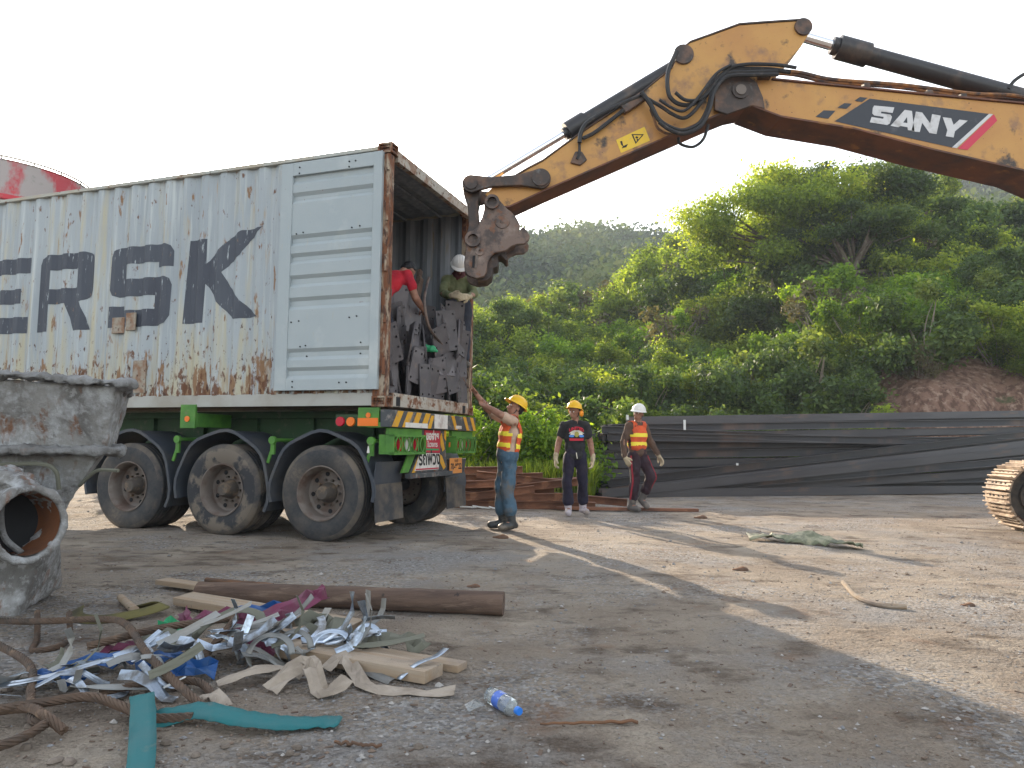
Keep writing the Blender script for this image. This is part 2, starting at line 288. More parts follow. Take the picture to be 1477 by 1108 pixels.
# ------------------------------------------------------------------ ground
def gz(x, y):
    if y > 24 or y < 0 or abs(x) > 22: return 0.
    n = noise.noise(Vector((x*.35, y*.35, 1)))*.035 + noise.noise(Vector((x*1.3, y*1.6, 5)))*.014 + noise.noise(Vector((x*5, y*6, 9)))*.006
    if x > 1.5 and y > 4:   # soft tracks across the sunlit yard
        n += .006*math.sin((y - .12*x)*7.5 + 2*noise.noise(Vector((x*.4, y*.3, 2))))*min(1, (x-1.5))
    if y > 6: n *= max(.35, 1-(y-6)/14)
    return n*min(1, (24-y)/3)
def axis_lines(a):
    out = []
    for lo, hi, st in a:
        v = lo
        while v < hi-1e-6: out.append(v); v += st
    out.append(a[-1][1]); return out
xs = axis_lines([(-500, -100, 80), (-100, -22, 13), (-22, -6, 1.), (-6, -3, .12), (-3, 4, .05), (4, 10, .12), (10, 22, 1.), (22, 100, 13), (100, 500, 80)])
ys = axis_lines([(-300, -20, 56), (-20, 0, 4), (0, 2, .25), (2, 6.5, .05), (6.5, 13, .10), (13, 24, .5), (24, 104, 10), (104, 504, 80)])
gv = [(x, y, gz(x, y)) for y in ys for x in xs]
nx = len(xs); gf = [(j*nx+i, j*nx+i+1, (j+1)*nx+i+1, (j+1)*nx+i) for j in range(len(ys)-1) for i in range(nx-1)]
me = bpy.data.meshes.new('ground'); me.from_pydata(gv, [], gf); me.polygons.foreach_set('use_smooth', [True]*len(gf))
def ground_mat():
    m = bpy.data.materials.new('yard_dirt'); m.use_nodes = True; N = m.node_tree.nodes; Lk = m.node_tree.links.new; bs = N['Principled BSDF']
    bs.inputs['Roughness'].default_value = .95; bs.inputs['Specular IOR Level'].default_value = .2
    tc = N.new('ShaderNodeTexCoord')
    def nz(scale, st=(1, 1, 1), det=8, rg=.62, off=0.):
        mp = N.new('ShaderNodeMapping'); mp.inputs['Scale'].default_value = st; mp.inputs['Location'].default_value = (off, off, off); Lk(tc.outputs['Object'], mp.inputs[0])
        n = N.new('ShaderNodeTexNoise'); n.inputs['Scale'].default_value = scale; n.inputs['Detail'].default_value = det; n.inputs['Roughness'].default_value = rg; Lk(mp.outputs[0], n.inputs['Vector']); return n.outputs[0]
    def mixc(cur, col, fac, lo, hi):
        mr = N.new('ShaderNodeMapRange'); mr.inputs[1].default_value = lo; mr.inputs[2].default_value = hi; Lk(fac, mr.inputs[0])
        mx = N.new('ShaderNodeMix'); mx.data_type = 'RGBA'; mx.inputs[7].default_value = (*col, 1); Lk(mr.outputs[0], mx.inputs[0]); Lk(cur, mx.inputs[6]); return mx.outputs[2]
    rgb = N.new('ShaderNodeRGB'); rgb.outputs[0].default_value = (.32, .268, .213, 1); c = rgb.outputs[0]
    c = mixc(c, (.235, .19, .15), nz(.7, off=2), .42, .62)
    c = mixc(c, (.42, .36, .29), nz(1.7, off=5), .50, .70)
    c = mixc(c, (.27, .25, .232), nz(.9, off=15), .50, .66)
    c = mixc(c, (.135, .105, .082), nz(2.6, (1, 1.5, 1), off=31), .52, .66)
    c = mixc(c, (.24, .155, .105), nz(2.4, off=8), .60, .74)
    c = mixc(c, (.125, .098, .078), nz(6, (1, 1.6, 1), off=3), .60, .72)
    c = mixc(c, (.10, .078, .064), nz(16, (1, 1.8, 1), off=13), .66, .72)
    # gravel grains
    vo = N.new('ShaderNodeTexVoronoi'); vo.inputs['Scale'].default_value = 55; Lk(tc.outputs['Object'], vo.inputs['Vector'])
    vg = N.new('ShaderNodeSeparateColor'); Lk(vo.outputs['Color'], vg.inputs[0])
    gr = N.new('ShaderNodeMix'); gr.data_type = 'RGBA'; gr.inputs[6].default_value = (.13, .125, .125, 1); gr.inputs[7].default_value = (.44, .43, .42, 1); Lk(vg.outputs[0], gr.inputs[0])
    gm = N.new('ShaderNodeMapRange'); gm.inputs[1].default_value = .46; gm.inputs[2].default_value = .60; Lk(nz(.8, off=21), gm.inputs[0])
    gk = N.new('ShaderNodeMath'); gk.operation = 'GREATER_THAN'; gk.inputs[1].default_value = .42; Lk(vg.outputs[1], gk.inputs[0])
    g2 = N.new('ShaderNodeMath'); g2.operation = 'MULTIPLY'; Lk(gm.outputs[0], g2.inputs[0]); Lk(gk.outputs[0], g2.inputs[1])
    g3 = N.new('ShaderNodeMath'); g3.operation = 'MULTIPLY'; g3.inputs[1].default_value = .75; Lk(g2.outputs[0], g3.inputs[0])
    mx = N.new('ShaderNodeMix'); mx.data_type = 'RGBA'; Lk(g3.outputs[0], mx.inputs[0]); Lk(c, mx.inputs[6]); Lk(gr.outputs[2], mx.inputs[7]); c = mx.outputs[2]
    Lk(c, bs.inputs['Base Color'])
    b1 = N.new('ShaderNodeBump'); b1.inputs['Distance'].default_value = .07; Lk(nz(7, (1, 1.4, 1), 10, .7), b1.inputs['Height'])
    b2 = N.new('ShaderNodeBump'); b2.inputs['Distance'].default_value = .012; Lk(vo.outputs['Distance'], b2.inputs['Height']); b2.invert = True; Lk(b1.outputs[0], b2.inputs['Normal'])
    Lk(b2.outputs[0], bs.inputs['Normal']); MATS['yard_dirt'] = m
ground_mat()
g = mesh_obj('ground', me, 'yard_dirt'); tag(g, kind='structure')
# ------------------------------------------------------------------ shipping container (local frame: x across, y along its length away from the doors, z up)
CO = (-1.34275, 7.6739, 0); CYAW = 1.233846
ZB, ZT, CW, CLN = 1.455, 4.35, 2.438, 12.19
cont = empty('shipping_container', CO, CYAW, 'long pale grey steel container with big dark letters, its rear doors folded open', 'container')
PITCH = .2775; DEP = .036
def folds(v0, v1, ph=0.):
    out = [(v0, DEP)]; n0 = int((v0-ph)/PITCH)-2
    for i in range(n0, n0+60):
        b = ph + i*PITCH
        for dv, d in ((0, 0), (.070, 0), (.138, DEP), (.2095, DEP)):
            if v0 < b+dv < v1: out.append((b+dv, d))
    out.append((v1, DEP)); return sorted(out)
FD = folds(.16, CLN-.16, .02)
def depth_at(v):
    for (a, da), (b, db) in zip(FD, FD[1:]):
        if a <= v <= b: return da + (db-da)*(v-a)/max(b-a, 1e-6)
    return DEP
zl, zh = 1.60, 4.29
for sx in (0, 1):
    mb = MB(); vs = []
    for v, d in FD:
        x = .022+d if sx == 0 else CW-.022-d
        vs += [(x, v, zl), (x, v, zh)]
    mb.add(vs, [(2*i, 2*i+1, 2*i+3, 2*i+2) for i in range(len(FD)-1)])
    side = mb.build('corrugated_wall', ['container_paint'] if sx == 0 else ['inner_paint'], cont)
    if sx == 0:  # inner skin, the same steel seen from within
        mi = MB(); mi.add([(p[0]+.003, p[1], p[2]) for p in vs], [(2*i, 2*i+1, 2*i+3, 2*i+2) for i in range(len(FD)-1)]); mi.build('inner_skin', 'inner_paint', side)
# lettering follows the corrugations
def letters():
    L = []
    def rr(x0, x1, y0, y1, rad, corners):   # rounded rectangle, corners = set of 'tl tr bl br'
        P = []
        for cx, cy, a0, key in ((x1, y1, 0, 'tr'), (x0, y1, 90, 'tl'), (x0, y0, 180, 'bl'), (x1, y0, 270, 'br')):
            if key in corners:
                ccx = cx - rad if 'r' in key else cx + rad; ccy = cy - rad if 't' in key else cy + rad
                P += [(ccx+rad*math.cos(R(a0+t)), ccy+rad*math.sin(R(a0+t))) for t in (0, 22, 45, 68, 90)]
            else: P.append((cx, cy))
        return P
    # each: left edge v, list of outlines in (x to the right, y up) metres
    L.append((9.15, [[(0, 0), (.24, 0), (.24, .62), (.48, .1), (.62, .1), (.86, .62), (.86, 0), (1.1, 0), (1.1, 1.03), (.85, 1.03), (.55, .45), (.25, 1.03), (0, 1.03)]]))
    L.append((7.75, [[(0, 0), (.25, 0), (.34, .22), (.76, .22), (.85, 0), (1.1, 0), (.70, 1.03), (.40, 1.03)], [(.42, .40), (.55, .75), (.68, .40)]]))
    L.append((6.43, [[(0, 0), (1.0, 0), (1.0, .22), (.22, .22), (.22, .40), (.88, .40), (.88, .60), (.22, .60), (.22, .81), (1.0, .81), (1.0, 1.02), (0, 1.02)]]))
    Rb = [(0, 0), (.205, 0), (.205, .36), (.49, .36), (.63, 0), (.92, 0), (.74, .37)] + [(.80, .385), (.90, .42), (.955, .50), (.96, .58), (.96, .88), (.94, .96), (.88, 1.0), (.80, 1.02), (.1, 1.02), (.02, .98), (0, .9)]
    L.append((5.235, [Rb, [(.205, .56), (.205, .81), (.69, .81), (.69, .56)]]))
    Sb = [(0, 0), (.80, 0), (.90, .03), (.95, .12), (.96, .5), (.93, .58), (.86, .61), (.23, .61), (.22, .80), (.74, .80), (.74, .73), (.97, .73), (.97, .92), (.93, .99), (.85, 1.02), (.13, 1.02), (.04, .98), (.01, .9), (0, .48), (.04, .41), (.13, .385), (.70, .385), (.70, .215), (.22, .215), (.22, .27), (0, .27)]
    L.append((3.975, [Sb]))
    kk = [(930, 578), (1020, 578), (1020, 700), (1060, 655), (1100, 622), (1135, 585), (1190, 556), (1297, 546), (1228, 612), (1192, 672), (1140, 708), (1103, 750), (1140, 820), (1195, 890), (1287, 975), (1165, 980), (1080, 890), (1040, 825), (1020, 800), (1015, 990), (915, 990)]
    L.append((2.765, [[((x-925)/355*1.035, (990-y)/412*1.02) for x, y in kk]]))
    return L
bmL = bmesh.new()
for v0, outs in letters():
    me = poly_mesh(outs)
    me.transform(frame4((0, v0, 2.475), (0, -1, 0), (0, 0, 1), (1, 0, 0))); bmL.from_mesh(me); bpy.data.meshes.remove(me)
for v, d in FD:
    bmesh.ops.bisect_plane(bmL, geom=bmL.verts[:]+bmL.edges[:]+bmL.faces[:], plane_co=(0, v, 0), plane_no=(0, 1, 0), dist=1e-5)
for q in bmL.verts: q.co.x = .022 + depth_at(q.co.y) - .003
me = bpy.data.meshes.new('lettering'); bmL.to_mesh(me); bmL.free(); mesh_obj('lettering', me, 'letter_paint', cont)
mat('rail_clean', (.36, .355, .33), .6, layers=[((.29, .27, .23), 1.5, .45, .62), (RUST, 9, .68, .73)])
# rails, posts, header, sill, roof, floor, end wall
for x0, x1 in ((.0, .06), (CW-.06, CW)):
    MB().bx(x0, x1, .17, CLN-.17, zh-.004, ZT-.02).build('top_rail', 'rail_paint', cont, bevel=.006)
    MB().bx(x0+.022, x1-.022, .17, CLN-.17, ZB+.015, zl+.01).build('bottom_rail', 'rail_clean', cont, bevel=.004)
    MB().bx(x0, x1+.01 if x0 == 0 else x1, CLN-.16, CLN-.002, ZB+.12, ZT-.12).build('front_post', 'rail_paint', cont)
MB().bx(.0, .10, .012, .165, ZB+.118, ZT-.118).build('rear_post', 'post_rust', cont, bevel=.006)
MB().bx(CW-.10, CW, .012, .165, ZB+.118, ZT-.118).build('rear_post', 'post_rust', cont, bevel=.006)
lb = MB()
for k in range(5): lb.cyl((-.012, .03, 1.8+k*.56), (-.012, .03, 1.98+k*.56), .018, 10)
lb.build('door_hinge', 'post_rust', cont, smooth=True)
MB().bx(.162, CW-.162, .0, .07, ZT-.16, ZT-.03).bx(.162, CW-.162, .002, .16, ZT-.034, ZT-.028).build('header_beam', 'rusty_frame', cont, bevel=.004)
MB().bx(.162, CW-.162, .0, .12, ZB+.012, ZB+.16).build('door_sill', 'rusty_frame', cont, bevel=.004)
for u in (.28, 2.12): MB().bx(u-.045, u+.045, -.004, .01, ZB+.02, ZB+.12).build('lashing_slot', 'bare_dark', cont)
rf = MB(); vs = []; N_ = 88
for i in range(N_+1):
    v = .14 + (CLN-.28)*i/N_; z = ZT-.045 + (.018 if i % 2 else 0)
    vs += [(.055, v, z), (CW-.055, v, z)]
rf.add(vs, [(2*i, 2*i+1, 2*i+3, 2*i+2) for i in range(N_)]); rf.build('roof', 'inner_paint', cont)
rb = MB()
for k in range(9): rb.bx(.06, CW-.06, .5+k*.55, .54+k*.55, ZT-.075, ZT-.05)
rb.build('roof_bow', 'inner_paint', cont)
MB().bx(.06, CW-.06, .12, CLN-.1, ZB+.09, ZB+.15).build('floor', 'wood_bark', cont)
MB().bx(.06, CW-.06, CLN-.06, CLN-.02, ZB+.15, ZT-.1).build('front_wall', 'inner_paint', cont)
def casting(c, sgnx, sgny):
    bm = bmesh.new(); bmesh.ops.create_cube(bm, size=1); bmesh.ops.scale(bm, vec=(.162, .178, .118), verts=bm.verts)
    for f in list(bm.faces):
        if abs(f.normal.z) > .5 or f.normal.x*sgnx > .5 or f.normal.y*sgny > .5:
            r1 = bmesh.ops.inset_individual(bm, faces=[f], thickness=.034)
            r2 = bmesh.ops.subdivide_edges(bm, edges=f.edges[:], cuts=1) if False else None
            r = bmesh.ops.extrude_discrete_faces(bm, faces=[f]); nf = r['faces'][0]
            bmesh.ops.translate(bm, vec=-nf.normal*.05, verts=nf.verts)
    me = bpy.data.meshes.new('corner_casting'); bm.to_mesh(me); bm.free(); o = mesh_obj('corner_casting', me, 'post_rust', cont); o.location = c
    b = o.modifiers.new('bevel', 'BEVEL'); b.width = .006; b.segments = 2
for x, sx in ((.081-.004, -1), (CW-.081+.004, 1)):
    for y, sy in ((.089-.008, -1), (CLN-.089+.008, 1)):
        for z in (ZB+.059, ZT-.059+.012): casting((x, y, z), sx, sy)
# the rear door swung right round and lying against the side
def folded_door(x_face, sgn, name, parent):
    """door leaf in the y-z plane; visible (inner) side at x_face looking along sgn"""
    y0, y1, z0, z1 = .085, 1.395, 1.64, 4.255; th = .05
    X = lambda a: x_face - sgn*a     # a = depth into the leaf
    d = MB()
    def bxx(a0, a1, ya, yb, za, zb): d.bx(X(a0), X(a1), ya, yb, za, zb)
    bxx(0, th, y0, y0+.105, z0, z1); bxx(.003, th, y1-.155, y1, z0+.002, z1-.002)
    bxx(.004, th, y0+.105, y1-.155, z0+.001, z0+.125); bxx(.004, th, y0+.105, y1-.155, z1-.155, z1-.001)
    dd = d.build('open_door', 'door_paint', parent, bevel=.004)
    # ribbed skin
    gro = [(4.075, .10), (3.84, .07), (3.345, .075), (3.135, .07), (2.875, .085), (2.62, .085), (2.045, .075), (1.835, .075)]
    prof = [(z1-.155, .014)]
    for zc, wd in gro: prof += [(zc+wd/2+.028, .014), (zc+wd/2-.012, .044), (zc-wd/2+.012, .044), (zc-wd/2-.028, .014)]
    prof.append((z0+.125, .014))
    sk = MB(); vs = []
    for z, a in prof: vs += [(X(a), y0+.103, z), (X(a), y1-.153, z)]
    sk.add(vs, [(2*i, 2*i+1, 2*i+3, 2*i+2) for i in range(len(prof)-1)]); sk.build('door_skin', 'door_paint', dd)
    for v, z in ((.45, 3.43), (.35, 3.44), (1.17, 3.42), (1.08, 3.43), (.36, 2.44), (.45, 2.43), (1.1, 2.42), (1.2, 2.41), (.30, 2.15), (1.0, 2.14), (.98, 2.02), (.3, 2.03), (1.07, 2.13), (.55, 1.72), (.46, 1.72), (1.15, 1.74), (1.15, 1.68), (.5, 4.18), (.42, 4.18), (.5, 4.12), (1.15, 4.19), (1.15, 4.12)):
        MB().cyl((X(.02), v, z), (X(-.004 if z > 4.1 or z < 1.78 else .006), v, z), .009, 8).build('bolt_head', 'bare_dark', dd)
    return dd
folded_door(-.045, -1, 'open_door', cont); folded_door(CW+.045, 1, 'open_door', cont)
# data plates and patches on the side
for v, z, ww, hh in ((3.80, 2.50, .20, .20), (3.60, 2.54, .15, .22), (3.42, 1.85, .20, .40)): MB().bx(.012, .030, v-ww/2, v+ww/2, z-hh/2, z+hh/2).build('repair_patch', 'patch_paint', cont, bevel=.002)

# ------------------------------------------------------------------ semi-trailer under it
trl = empty('semi_trailer', CO, CYAW, 'green skeletal three axle trailer carrying the grey container', 'trailer')
fr = MB()
for u in (.70, 1.74):
    fr.bx(u-.008, u+.008, .12, 12, .98, 1.36); fr.bx(u-.08, u+.08, .121, 12, 1.36, 1.44); fr.bx(u-.08, u+.08, .121, 12, .955, .98)
    for k in range(14): fr.bx(u-.07, u+.07, .5+k*.82, .512+k*.82, .98, 1.36)
for k in range(10): fr.bx(.71, 1.73, .62+k*1.2, .70+k*1.2, 1.05, 1.2)
fr.build('frame', 'green_shaded', trl)
for v in (2.62, 6.1, 9.4, 11.9):
    for u0, u1, a0, a1 in ((.035, .62, -.002, .035), (1.82, 2.40, 2.40, 2.44)):
        MB().bx(u0, u1, v-.10, v+.03, 1.235, 1.40).build('outrigger', 'green_paint', trl, bevel=.006)
        MB().bx(a0, a1, v-.10, v+.12, 1.22, 1.50).build('bolster_plate', 'green_paint', trl, bevel=.006)
    MB().cyl((-.012, v+.01, 1.33), (.0, v+.01, 1.33), .035, 14).build('side_reflector', 'light_orange', trl)
# rear bolster
MB().bx(.0, .04, .075, .33, 1.24, 1.448).bx(.0, CW-.03, .02, .22, 1.235, 1.29).build('rear_bolster', 'green_paint', trl, bevel=.004)
MB().bx(-.012, -.001, .08, .325, 1.25, 1.335).cyl((-.012, .2, 1.365), (0, .2, 1.365), .028, 12).build('side_marker', 'light_orange', trl)
MB().bx(.02, .12, .34, .62, 1.36, 1.375).bx(.02, .035, .34, .62, 1.25, 1.36).build('lamp_bracket', 'green_shaded', trl)
MB().cyl((-.01, .42, 1.295), (.03, .42, 1.295), .05, 18).build('round_light', 'light_orange', trl, bevel=.006)
o = MB().cyl((-.01, .55, 1.298), (.03, .55, 1.298), .052, 18).build('round_light', 'light_red', trl, bevel=.006)
# striped bumper
bp = MB().bx(-.01, 2.40, -.06, .05, 1.24, 1.425).build('bumper_bar', 'hazard_black', trl, bevel=.005)
def stripes(pl, y, parent, m='hazard_yellow', nm='hazard_stripe'):
    for q in pl:
        b_ = MB(); on_rear(b_, q, y); b_.build(nm, m, parent)
def on_rear(mb, pts, y, th=.003): mb.prism(pts, lambda a, b: (a, y, b), (0, -1, 0), th)
stripes([[(x, 1.245), (x+.13, 1.245), (x+.26, 1.42), (x+.13, 1.42)] for x in (.04, .27, .49, .72)] + [[(.90, 1.245), (.99, 1.245), (1.08, 1.40), (1.0, 1.40)]] + [[(x+.10, 1.245), (x+.19, 1.245), (x+.07, 1.42), (x-.03, 1.42)] for x in (1.60, 1.98, 2.22)], -.061, bp)
stripes([[(.34, 1.245), (.90, 1.245), (.90, 1.30), (.34, 1.30)], [(1.08, 1.25), (1.46, 1.25), (1.46, 1.42), (1.08, 1.42)], [(1.72, 1.26), (1.9, 1.26), (1.9, 1.30), (1.72, 1.30)]], -.064, bp, 'sign_white', 'faded_sticker')
# lamp grilles
for u0, u1, n in ((.06, .84, 4), (1.70, 2.38, 5)):
    gb = MB(); gb.bx(u0, u1, -.02, .02, 1.165, 1.232); gb.bx(u0, u1, -.08, -.02, .945, .972); gb.bx(u0, u1, -.08, -.02, 1.14, 1.165)
    gb.bx(u0, u0+.015, -.08, .10, .95, 1.16); gb.bx(u1-.015, u1, -.08, .10, .95, 1.16); gb.bx(u0, u1, .02, .03, .95, 1.16)
    wd = (u1-u0)/n
    for k in range(n):
        c = u0+wd*(k+.5)
        for s_ in (-1, 1):
            pts = [(c+s_*(.03 + wd*.30*math.sin(PI*t/8)) - s_*.03*(1), .0-.078, .965+.185*t/8) for t in range(9)]
            gb.tube(pts, .008, 6)
        gb.bx(c+wd/2-.008, c+wd/2+.008, -.08, -.07, .96, 1.15) if k < n-1 else None
    gg = gb.build('lamp_grille', 'green_paint', trl)
    for k, q in enumerate(('light_orange', 'light_red', 'sign_white', 'light_red', 'light_orange')[:n]):
        MB().cyl((u0+wd*(k+.5), .0, 1.055), (u0+wd*(k+.5), .02, 1.055), .075, 16).build('tail_light', q, gg)
# central sign panel
ct = MB(); on_rear(ct, [(.60, .73), (1.62, .73), (1.56, 1.0), (1.56, 1.235), (.86, 1.235), (.84, .98)], .02, .02); cp = ct.build('sign_panel', 'hazard_black', trl)
stripes([[(.64, .735), (.72, .735), (.80, .88), (.84, .98), (.78, .90)], [(1.42, 1.20), (1.48, 1.10), (1.52, 1.00), (1.46, .97), (1.40, 1.05), (1.38, 1.15)], [(1.38, .94), (1.44, .92), (1.56, .78), (1.50, .745), (1.38, .85)], [(1.50, 1.232), (1.56, 1.232), (1.56, 1.10), (1.50, 1.14)]], -.002, cp)
def sign_text(txt, size, c, m, parent, y, bold=.006, shear=0, sx=1.):
    me = text_mesh(txt, size, bold); me.transform(Matrix(((sx, shear, 0, 0), (0, 1, 0, 0), (0, 0, 1, 0), (0, 0, 0, 1))))
    me.transform(frame4((c[0], y, c[1]), (1, 0, 0), (0, 0, 1), (0, -1, 0))); return mesh_obj('writing', me, m, parent)
sr = MB(); on_rear(sr, [(.93, .965), (1.37, .955), (1.37, 1.225), (.93, 1.225)], -.003, .008); sr = sr.build('red_sign', 'sign_red', cp)
sign_text('ขอจ่าย', .135, (1.15, 1.155), 'sign_white', sr, -.013); sign_text('ในวงการ', .082, (1.15, 1.055), 'sign_white', sr, -.013, .003)
sg = MB(); on_rear(sg, [(.98, .99), (1.33, .985), (1.33, 1.005), (.98, 1.01)], -.012, .002); sg.build('sign_line', 'sign_green', sr)
sw = MB(); on_rear(sw, [(.70, .755), (1.34, .755), (1.36, .950), (.93, .955), (.93, .99), (.84, 1.0)], -.0045, .006); sw = sw.build('white_sign', 'sign_white', cp)
sign_text('รถพ่วง', .22, (1.08, .885), 'ink', sw, -.013, .006, -.12, .95)
sg = MB(); on_rear(sg, [(.72, .762), (1.33, .762), (1.33, .778), (.72, .778)], -.0115, .002); sg.build('sign_line', 'sign_red', sw)
MB().bx(.50, 1.66, -.06, .01, .675, .728).build('lower_bar', 'hazard_black', trl, bevel=.004)
pl_ = MB(); on_rear(pl_, [(1.64, .69), (2.03, .69), (2.02, .885), (1.64, .885)], -.02, .006); pl_ = pl_.build('licence_plate', 'plate_orange', trl)
sign_text('70-8922', .105, (1.835, .775), 'ink', pl_, -.0275, .003); sign_text('ชลบุรี', .055, (1.835, .85), 'ink', pl_, -.0275, .001)
gd = MB(); on_rear(gd, [(.42, .74), (.58, .74), (.80, 1.0), (.78, 1.10), (.62, 1.0)], .03, .02); gd.build('bracket', 'green_paint', trl)
# axles and wheels
WR = .522
def wheel(side):
    """tyre whose outer face looks along -x for side 0; origin at the hub"""
    s = -1 if side == 0 else 1; W_ = .275
    t = MB(); pr = []
    X = lambda a: s*(W_/2 - a)      # a: distance inboard from the outer face
    pr = [(.292, X(.012)), (.310, X(.004)), (.36, X(-.006)), (.42, X(-.010)), (.47, X(-.002)), (.500, X(.012)), (.517, X(.030))]
    a = .036
    for k in range(4):
        pr += [(WR, X(a)), (WR, X(a+.040)), (WR-.011, X(a+.043)), (WR-.011, X(a+.050))]; a += .0525
    pr += [(.517, X(.245)), (.495, X(.262)), (.42, X(.285)), (.31, X(.272)), (.292, X(.26))]
    t.lathe(pr, axis='X', n=64)
    w_ = t.build('wheel', ['rubber', 'rubber_dusty'], None, smooth=True, sharp=35)
    for p in w_.data.polygons:
        rr_ = math.hypot(p.center.y, p.center.z); p.material_index = 1 if rr_ > .455 + .02*noise.noise(Vector((p.center.y*7, p.center.z*7, side))) and rr_ < .5195 else 0
    r_ = MB(); r_.lathe([(.300, X(.004)), (.303, X(-.004)), (.290, X(-.004)), (.278, X(.02)), (.268, X(.035)), (.262, X(.10)), (.255, X(.155)), (.225, X(.170)), (.15, X(.165)), (.115, X(.16)), (.0, X(.16))], axis='X', n=48)
    r_.build('rim', 'rim_steel', w_, smooth=True, sharp=30)
    for k in range(8):
        an = 2*PI*k/8+.3; MB().sph((X(.163), .205*math.cos(an), .205*math.sin(an)), .027, 10, 5, (.25, 1, 1)).build('hand_hole_shade', 'bare_dark', w_)  # dark domes on the disc stand in for shade inside the holes
    h_ = MB(); h_.lathe([(.115, X(.165)), (.105, X(.12)), (.085, X(.10)), (.078, X(.035)), (.066, X(.02)), (0, X(.018))], axis='X', n=24)
    for k in range(10):
        an = 2*PI*k/10; h_.cyl((X(.165), .142*math.cos(an), .142*math.sin(an)), (X(.125), .142*math.cos(an), .142*math.sin(an)), .014, 6)
    h_.build('hub', 'hub_steel', w_, smooth=True)
    return w_
protos = [wheel(0), wheel(1)]; used = [False, False]
AX = (.77, 2.10, 3.50)
for v in AX:
    for sd_, us in ((0, (.14, .455)), (1, (CW-.14, CW-.455))):
        for u in us:
            if used[sd_]: wv = copy_tree(protos[sd_], trl)
            else: wv = protos[sd_]; used[sd_] = True; wv.parent = trl
            wv.location = (u, v, WR-.004); wv.rotation_euler = (rnd.uniform(0, 6), 0, 0)
            if u == us[0] and v == AX[1]: wv.data = wv.data.copy(); wv.data.materials[0] = MATS['rubber_mixed']
    MB().cyl((.3, v, WR), (2.14, v, WR), .075, 16).box((.7, v, .80), (.09, .9, .09)).box((1.74, v, .80), (.09, .9, .09)).build('axle', 'bare_dark', trl)
    for u0, u1, s_ in ((-.015, .62, -1), (CW-.62, CW+.015, 1)):
        f = MB(); vs = []; n = 22
        a0, a1 = (R(-22) if v != AX[0] else R(-8)), R(192)
        for i in range(n+1):
            a = a0+(a1-a0)*i/n; rr = .635 + .012*math.sin(i*1.3)
            y, z = v-rr*math.cos(a), WR+.015+rr*math.sin(a); y2, z2 = v-(rr+.012)*math.cos(a), WR+.015+(rr+.012)*math.sin(a)
            y3, z3 = v-(rr+.035)*math.cos(a), WR+.015+(rr+.035)*math.sin(a)
            lip0 = u0 if s_ < 0 else u1; lip1 = lip0 - s_*.028
            vs += [(u0, y, z), (u1, y, z), (u1, y2, z2), (u0, y2, z2), (lip0, y3, z3), (lip1, y3, z3)]
        fs = []
        for i in range(n):
            o_ = i*6
            for p, q in ((0, 1), (1, 2), (2, 3), (3, 0), (3, 4), (4, 5)): fs.append((o_+p, o_+q, o_+q+6, o_+p+6))
        f.add(vs, fs); f.build('mudguard', 'black_plastic', trl, smooth=True, sharp=30)
    for dv in ((-.60, .66) if v == AX[0] else ((.68,) if v == AX[1] else ())):
        b = MB().cyl((.02, v+dv, 1.09), (.62, v+dv, 1.09), .022, 10).cyl((.0, v+dv, 1.09), (.04, v+dv, 1.09), .045, 14)
        b.box((.03, v+dv, 1.01), (.03, .05, .16)).box((.03, v+dv+.04, .90), (.02, .035, .14), Matrix.Rotation(.35, 3, 'X')); b.build('mudguard_bracket', 'green_paint', trl, smooth=True)
for u0, u1 in ((.0, .62), (CW-.62, CW)):
    MB().box(((u0+u1)/2, .10, .43), (u1-u0, .012, .40), Matrix.Rotation(R(-4), 3, 'X')).build('mud_flap', 'rubber_dusty', trl)
    MB().box(((u0+u1)/2, .115, .72), (u1-u0-.01, .012, .30), Matrix.Rotation(R(8), 3, 'X')).build('mud_flap', 'black_plastic', trl)
for u in (.75, 1.69): MB().box((u, 8.9, .72), (.16, .16, .5)).box((u, 8.9, .25), (.12, .12, .46)).box((u, 8.9, .02), (.3, .3, .03)).build('landing_leg', 'green_shaded', trl)
MB().box((-.02, .18, 1.0), (.004, .035, .075), taper=(1, .3)).build('hanging_tag', 'sign_white', trl)
# ------------------------------------------------------------------ excavator
exc = empty('excavator', (8.2, 8.5, 0), 0, 'large worn yellow crawler excavator reaching its long boom and arm to the open container', 'excavator')
def XZ(y): return lambda a, b: (a, y, b)
ARM = [(-0.336, 4.001), (-0.239, 4.102), (-0.012, 4.201), (0.159, 4.308), (0.335, 4.403), (0.779, 4.743), (1.537, 5.273), (1.88, 5.569), (1.99, 5.795), (2.09, 5.883), (2.322, 5.972), (2.684, 6.113), (2.967, 6.138), (3.176, 6.155), (3.44, 6.175), (3.535, 6.13), (3.54, 6.045), (3.427, 5.856), (3.172, 5.574), (3.06, 5.349), (2.825, 5.132), (2.593, 5.079), (2.427, 5.009), (0.349, 4.054), (-0.049, 3.862), (-0.236, 3.835)]
a = MB(); a.prism(ARM, XZ(8.30), (0, 1, 0), .40); arm = a.build('arm', 'excavator_paint', exc, world=True, bevel=.008)
